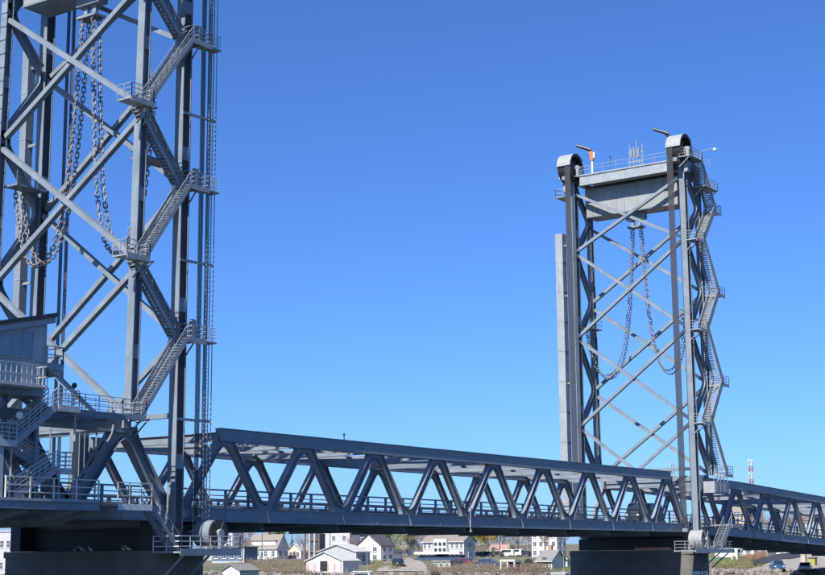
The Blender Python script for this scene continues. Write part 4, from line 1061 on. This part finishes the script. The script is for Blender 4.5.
lattice('thin grey lattice mast seen left of the far tower column', 676, 560, 462, .45, [GRY])

# ------------------------------------------------------------------ trees
def leaf_mat(n, c):
    return mat(n, c, .8, .35, .8)
BARK = mat('bark', (.13,.10,.08), .9, .25, 3); BARKG = mat('grey bark', (.20,.18,.16), .9, .25, 3)
LV = {'olive': leaf_mat('olive leaf', (.13,.13,.035)), 'willow': leaf_mat('willow leaf', (.30,.26,.06)), 'green': leaf_mat('spring leaf', (.11,.15,.04)), 'fir': leaf_mat('fir needle', (.02,.045,.02)), 'bud': leaf_mat('red bud', (.20,.11,.09))}
def tree(lab, px, dep, ytop, kind, spread=.5, n_leaf=900, group='trees on the far bank', ct='tree', G=None):
    rnd = random.Random(int(px*13+dep)); G = G or at_dep(px, dep); h = max(2.5, on_x(px, ytop, G.x).z - G.z)
    T = thing({'fir':'fir_tree','willow':'willow_tree'}.get(kind,'bare_tree' if kind == 'bud' else 'leafy_tree'), lab, ct, G, group)
    tr = MB(); tips = []
    def branch(p, d, L_, r, lv):
        q = p + d*L_; tr.cyl(p, q, r, 5 if lv < 2 else 3, r*.62, caps=False); tips.append((q, lv))
        if lv >= (4 if kind == 'bud' else 3): return
        for _ in range(3 if lv < 3 else 2):
            ax = Vector((rnd.uniform(-1,1), rnd.uniform(-1,1), rnd.uniform(.0,1.0))); nd = (d*.75+ax*(.75+spread*.4)).normalized()
            branch(p.lerp(q, rnd.uniform(.55,1)), nd, L_*rnd.uniform(.58,.78), r*.58, lv+1)
    if kind == 'fir':
        tr.cyl(G-Vector((0,0,.3)), G+Vector((0,0,h*.97)), h*.022, 6, .03); tr.build('trunk', BARK, T); cr = MB()
        n = int(h*2.2)
        for i in range(n):
            f = i/n; z = h*(.08+.9*f); rr = h*.20*(1-f)**.8+.15
            for k in range(11):
                t = rnd.uniform(0,6.28); d = Vector((math.cos(t),math.sin(t),-.28-rnd.random()*.25)); p = G+Vector((0,0,z+rnd.uniform(-.2,.2))); R_ = rr*rnd.uniform(.65,1.1)
                s_ = d.cross(Vector((0,0,1))).normalized()*R_*.22
                cr.add([p, p+d*R_*.6+s_, p+d*R_, p+d*R_*.6-s_], [(0,1,2,3)])
        cr.build('crown', LV['fir'], T); return
    base = G-Vector((0,0,.4))
    branch(base, Vector((rnd.uniform(-.06,.06),rnd.uniform(-.06,.06),1)).normalized(), h*.36, h*.024, 0)
    zs = max(t[0].z for t in tips); sc = (G.z+h-base.z)/(zs-base.z)
    tr.v = [(G.x+(v[0]-G.x)*sc*.9, G.y+(v[1]-G.y)*sc*.9, base.z+(v[2]-base.z)*sc) for v in tr.v]
    tips2 = [(Vector((G.x+(t.x-G.x)*sc*.9, G.y+(t.y-G.y)*sc*.9, base.z+(t.z-base.z)*sc)), l) for t, l in tips if l >= 2]
    tr.build('trunk', BARKG if kind == 'bud' else BARK, T)
    cr = MB()
    for i in range(n_leaf):
        c = rnd.choice(tips2)[0]; g_ = h*(.05 if kind == 'bud' else .075)
        p = c + Vector((rnd.gauss(0,g_), rnd.gauss(0,g_), rnd.gauss(0,g_*.8)))
        if kind == 'willow': p.z -= abs(rnd.gauss(0, h*.12))
        s_ = h*rnd.uniform(.008,.02)*(.62 if kind == 'bud' else 1.15); a = Vector((rnd.gauss(0,1),rnd.gauss(0,1),rnd.gauss(0,1))).normalized(); b = a.orthogonal().normalized()
        if kind == 'willow': a = Vector((rnd.uniform(-.2,.2),rnd.uniform(-.2,.2),-1.8))
        cr.add([p-a*s_, p+b*s_*.6, p+a*s_, p-b*s_*.6], [(0,1,2,3)])
    cr.build('crown', LV[kind], T)
TR = [('bare tree left of the tan roofed white house',226,440,527,'bud'),('bare tree behind the low blue shed',236,450,524,'bud'),('bare tree over the low blue shed, right of two',245,455,529,'bud'),
 ('green topped tree behind the tan roofed house',272,450,527,'green'),('dark fir between tan roofed house and cottage',292,450,532,'fir'),
 ('green tree right of the bright gable house',384,440,526,'green'),('yellow green tree above the lane',394,450,527,'olive'),('dark fir beside the lane',393,400,543,'fir'),
 ('olive budding tree left of the inn, nearer',413,400,530,'olive'),('brown bare tree left of the inn, behind',407,460,524,'bud'),('bare tree against the inn left end',419,430,527,'bud'),
 ('yellow willow right of the inn',475,410,527,'willow'),('second yellow willow beside the parked cars',488,425,528,'willow'),
 ('bare brown tree behind the pink roof, left',500,460,522,'bud'),('bare brown tree behind the white vehicles',510,450,522,'bud'),('bare brown tree right of the white vehicles',519,455,524,'bud'),('bare tree at left edge of the tall white house',528,440,524,'bud'),
 ('bare tree in front of the tall white house',546,380,533,'bud'),('bare tree beside the far pier, behind the dock house',562,440,526,'bud'),
 ('bare tree just right of the far tower',722,440,508,'bud'),('bare tree left of the tan house',730,470,514,'bud'),('bare tree right of the tan house',752,450,505,'bud'),('bare tree behind the red white mast',762,480,510,'bud'),
 ('bare tree in the third opening of the right truss',778,470,512,'bud'),('bare tree in the fourth opening of the right truss',792,455,509,'bud'),('bare tree left of the pale house at right',803,480,507,'bud'),('bare tree at the right frame edge',819,440,506,'bud'),
 ('dark fir behind the pale house at right',812,500,510,'fir')]
for lab, px, dep, yt, kind in TR:
    tree(lab, px, dep, yt, kind, n_leaf={'bud':2600,'willow':5200,'green':3200,'olive':3000}.get(kind,0))
# low scrub and brush on the bank, hedges: nobody could count it
def scrub(name, lab, region, n, mats, hmin, hmax, twig=.03):
    mb = MB(); rnd = random.Random(len(lab))
    for i in range(n):
        px, py = rnd.uniform(region[0],region[1]), rnd.uniform(region[2],region[3])
        nv = mnoise.noise(Vector((px*.11, py*.22, len(lab))))
        if nv < -.08: continue
        G = ground_hit(px, py, 215); hh = rnd.uniform(hmin,hmax)*(.55+1.3*max(0,nv+.08))
        for k in range(9):
            d = Vector((rnd.gauss(0,.4),rnd.gauss(0,.4),1)).normalized(); p = G+Vector((rnd.gauss(0,.5),rnd.gauss(0,.5),-.1)); q = p+d*hh*rnd.uniform(.6,1.1)
            s_ = d.orthogonal().normalized()*twig
            mb.add([p-s_,p+s_,q], [(0,1,2)])
            for m_ in range(3):
                c = p.lerp(q, rnd.uniform(.45,1)); a = Vector((rnd.gauss(0,1),rnd.gauss(0,1),rnd.gauss(0,1))).normalized()*rnd.uniform(.05,.13); b = a.orthogonal()
                mb.add([c-a,c+b*.6,c+a,c-b*.6],[(0,1,2,3)])
    o = mb.build(name, mats, kind='stuff'); o['label'] = lab; o['category'] = 'scrub'
SB = leaf_mat('brown brush', (.15,.115,.085)); SG = leaf_mat('olive brush', (.15,.14,.06)); SR = leaf_mat('russet hedge', (.20,.115,.07))
scrub('brush', 'brown leafless brush on the bank under the lift span', (246,310,561,575), 500, SB, .8, 2.2)
scrub('brush', 'brown brush along the shore below the inn', (430,545,566.5,575), 700, SB, .6, 1.7)
scrub('brush', 'olive low growth at the shore left of the striped shed', (226,300,562,575), 260, SG, .5, 1.3)
scrub('brush', 'olive shrubs on the lawn right of the far tower', (716,760,561,569), 320, SG, .5, 1.4)
scrub('hedge', 'russet hedge in front of the long house at right', (742,772,556.5,562), 420, SR, .9, 1.9)
scrub('brush', 'dark tangle of shrubs below the bright gable house', (372,398,561,570), 200, SG, .5, 1.4)
# round bush by the pavilion
G = H(528.5,566.5); bm_ = MB(); rnd = random.Random(5)
for i in range(700):
    t = Vector((rnd.gauss(0,1),rnd.gauss(0,1),abs(rnd.gauss(0,1)))).normalized()*rnd.uniform(.7,1.0); p = G+Vector((t.x*1.1,t.y*1.1,t.z*1.5)); a = Vector((rnd.gauss(0,1),rnd.gauss(0,1),rnd.gauss(0,1))).normalized()*.16; b = a.orthogonal()
    bm_.add([p-a,p+b*.7,p+a,p-b*.7],[(0,1,2,3)])
T = thing('round_bush', 'round dark green bush right of the white pavilion', 'bush', G); bm_.build('foliage', LV['fir'], T); MB().cyl(G-Vector((0,0,.3)),G+Vector((0,0,.9)),.1,6).build('stem', BARK, T)
# riprap along the right shore
rk = MB(); rnd = random.Random(11); ROCK = shade('shore rock', (.19,.17,.155), .9, .3, .6)
def rock(c, s_):
    ico = [(0,0,1),(.89,0,.45),(.28,.85,.45),(-.72,.53,.45),(-.72,-.53,.45),(.28,-.85,.45),(.72,.53,-.45),(-.28,.85,-.45),(-.89,0,-.45),(-.28,-.85,-.45),(.72,-.53,-.45),(0,0,-1)]
    fc = [(0,1,2),(0,2,3),(0,3,4),(0,4,5),(0,5,1),(1,6,2),(2,7,3),(3,8,4),(4,9,5),(5,10,1),(6,7,2),(7,8,3),(8,9,4),(9,10,5),(10,6,1),(11,7,6),(11,8,7),(11,9,8),(11,10,9),(11,6,10)]
    k = Vector((rnd.uniform(.7,1.3),rnd.uniform(.7,1.3),rnd.uniform(.5,.9)))*s_
    rk.add([c+Vector((v[0]*k.x*rnd.uniform(.8,1.2), v[1]*k.y*rnd.uniform(.8,1.2), v[2]*k.z)) for v in ico], fc)
for i in range(1500):
    y = rnd.uniform(-40, 40) if i < 1100 else rnd.uniform(40,130); d = rnd.uniform(-2.5, 3.6); x = lerp_tab(SHORE, y)+d
    rock(Vector((x, y, terr(x, y)+rnd.uniform(0,.15))), rnd.uniform(.3,.85))
o = rk.build('riprap', ROCK, kind='stuff'); o['label'] = 'loose pale boulders along the far shoreline'; o['category'] = 'rocks'
# timber rail on the shore below the pavilion
a, b = at_dep(503, 272), at_dep(547, 272); a.z = b.z = max(a.z, b.z, -6.4)
T = thing('dock_rail', 'brown timber dock railing at the shore below the pavilion', 'railing', a)
for i in range(8):
    p = a.lerp(b, i/7); MB().box((p.x,p.y,p.z-.6),(.22,.22,3.6)).build('post', BRN, T)
for z in (1.0,.5): MB().beam(a+Vector((0,0,z)), b+Vector((0,0,z)), .12, .16).build('rail', BRN, T)
# lamp posts on the right bank
for i, (px, yt, dep, lab) in enumerate(((732,541,300,'white post in front of the long house, nearest the tower'),(737,545,297,'thin white post second from the far tower'))):
    G = at_dep(px, dep); top = on_x(px, yt, G.x).z; T = thing('lamp_post', lab, 'post', G, 'posts on the right bank')
    MB().cyl(G-Vector((0,0,.3)), Vector((G.x,G.y,top)), .16, 8, .12).build('pole', WH, T)
    MB().box((G.x-.3,G.y,top),(.8,.3,.15)).build('head', GRY, T)

# far-off wood behind the houses: one mass of bare crowns
def far_wood(lab, px0, px1, dep, ytop, n, mt, seed):
    mb = MB(); rnd = random.Random(seed)
    for i in range(n):
        px = rnd.uniform(px0, px1); dd = dep+rnd.uniform(-25,45); G = at_dep(px, dd)
        t = ytop + 7*mnoise.noise(Vector((px*.09, seed, 0))) + 4*mnoise.noise(Vector((px*.33, seed, 5)))
        h = max(2, on_x(px, t, G.x).z-G.z); z = G.z + h*(rnd.random()**.8)
        p = Vector((G.x, G.y, z)); a = Vector((rnd.gauss(0,.5),rnd.gauss(0,.5),rnd.gauss(.6,.6))).normalized()*rnd.uniform(.3,.9); b = a.orthogonal().normalized()*rnd.uniform(.06,.2)
        mb.add([p-a,p+b,p+a,p-b],[(0,1,2,3)])
    o = mb.build('woodland', mt, kind='stuff'); o['label'] = lab; o['category'] = 'trees'
far_wood('brown leafless wood behind the inn and parked cars', 366, 535, 560, 526, 12000, leaf_mat('far twigs', (.15,.115,.095)), 2)
far_wood('leafless wood behind the grey apartments at left', 196, 247, 560, 526, 3500, leaf_mat('far twigs left', (.15,.12,.10)), 4)
far_wood('leafless wood behind the right approach span', 700, 840, 620, 519, 9000, leaf_mat('far twigs right', (.16,.125,.105)), 6)
far_wood('budding green growth behind the bright gable house', 366, 402, 520, 531, 3000, leaf_mat('far green', (.12,.14,.05)), 8)

# utility poles along the bank road, with wires
prev = None
for i, (px, dep) in enumerate(((262,400),(330,392),(404,385),(452,372),(500,372),(545,378))):
    G = at_dep(px, dep); top = G.z+9.5
    T = thing('utility_pole', ['leftmost wooden utility pole on the far bank','second wooden utility pole from left on the far bank','wooden utility pole beside the lane left of the inn','wooden utility pole in front of the inn','wooden utility pole beside the parked cars','rightmost wooden utility pole by the tall white house'][i], 'pole', G, 'utility poles')
    MB().cyl(G-Vector((0,0,.5)), Vector((G.x,G.y,top)), .15, 7, .11).build('pole', BRN, T)
    MB().beam((G.x-.2,G.y-1.1,top-.5), (G.x-.2,G.y+1.1,top-.5), .1, .12).build('crossarm', BRN, T)
    if prev is not None:
        for dy in (-1,1):
            a, b = prev+Vector((-.2,dy,-.4)), Vector((G.x-.2,G.y+dy,top-.4)); pts = [a.lerp(b,k/8)-Vector((0,0,1.1*4*(k/8)*(1-k/8))) for k in range(9)]
            MB().tube(pts, .025, 3).build('wire', BLACK, T)
    prev = Vector((G.x,G.y,top))
# extra trees between the houses
for lab, px, dep, yt, kind in (('bare tree between the cottage and the pile frame',303,385,533,'bud'),('bare tree left of the white tan roofed house porch',246,395,538,'bud'),('low olive tree beside the dark car on the lane',404,372,548,'olive'),
    ('bare tree in front of the inn right end',470,378,540,'bud'),('green shrub tree before the pink roofed house',494,392,547,'green'),('bare tree above the white pavilion',514,385,541,'bud'),('bare tree left of the bright gable house',353,392,537,'bud'),
    ('small bare tree in front of the long house at right',748,312,541,'bud'),('small bare tree beside the white walled building at right',783,318,543,'bud')):
    tree(lab, px, dep, yt, kind, n_leaf={'bud':1500,'green':2200,'olive':2200}[kind])
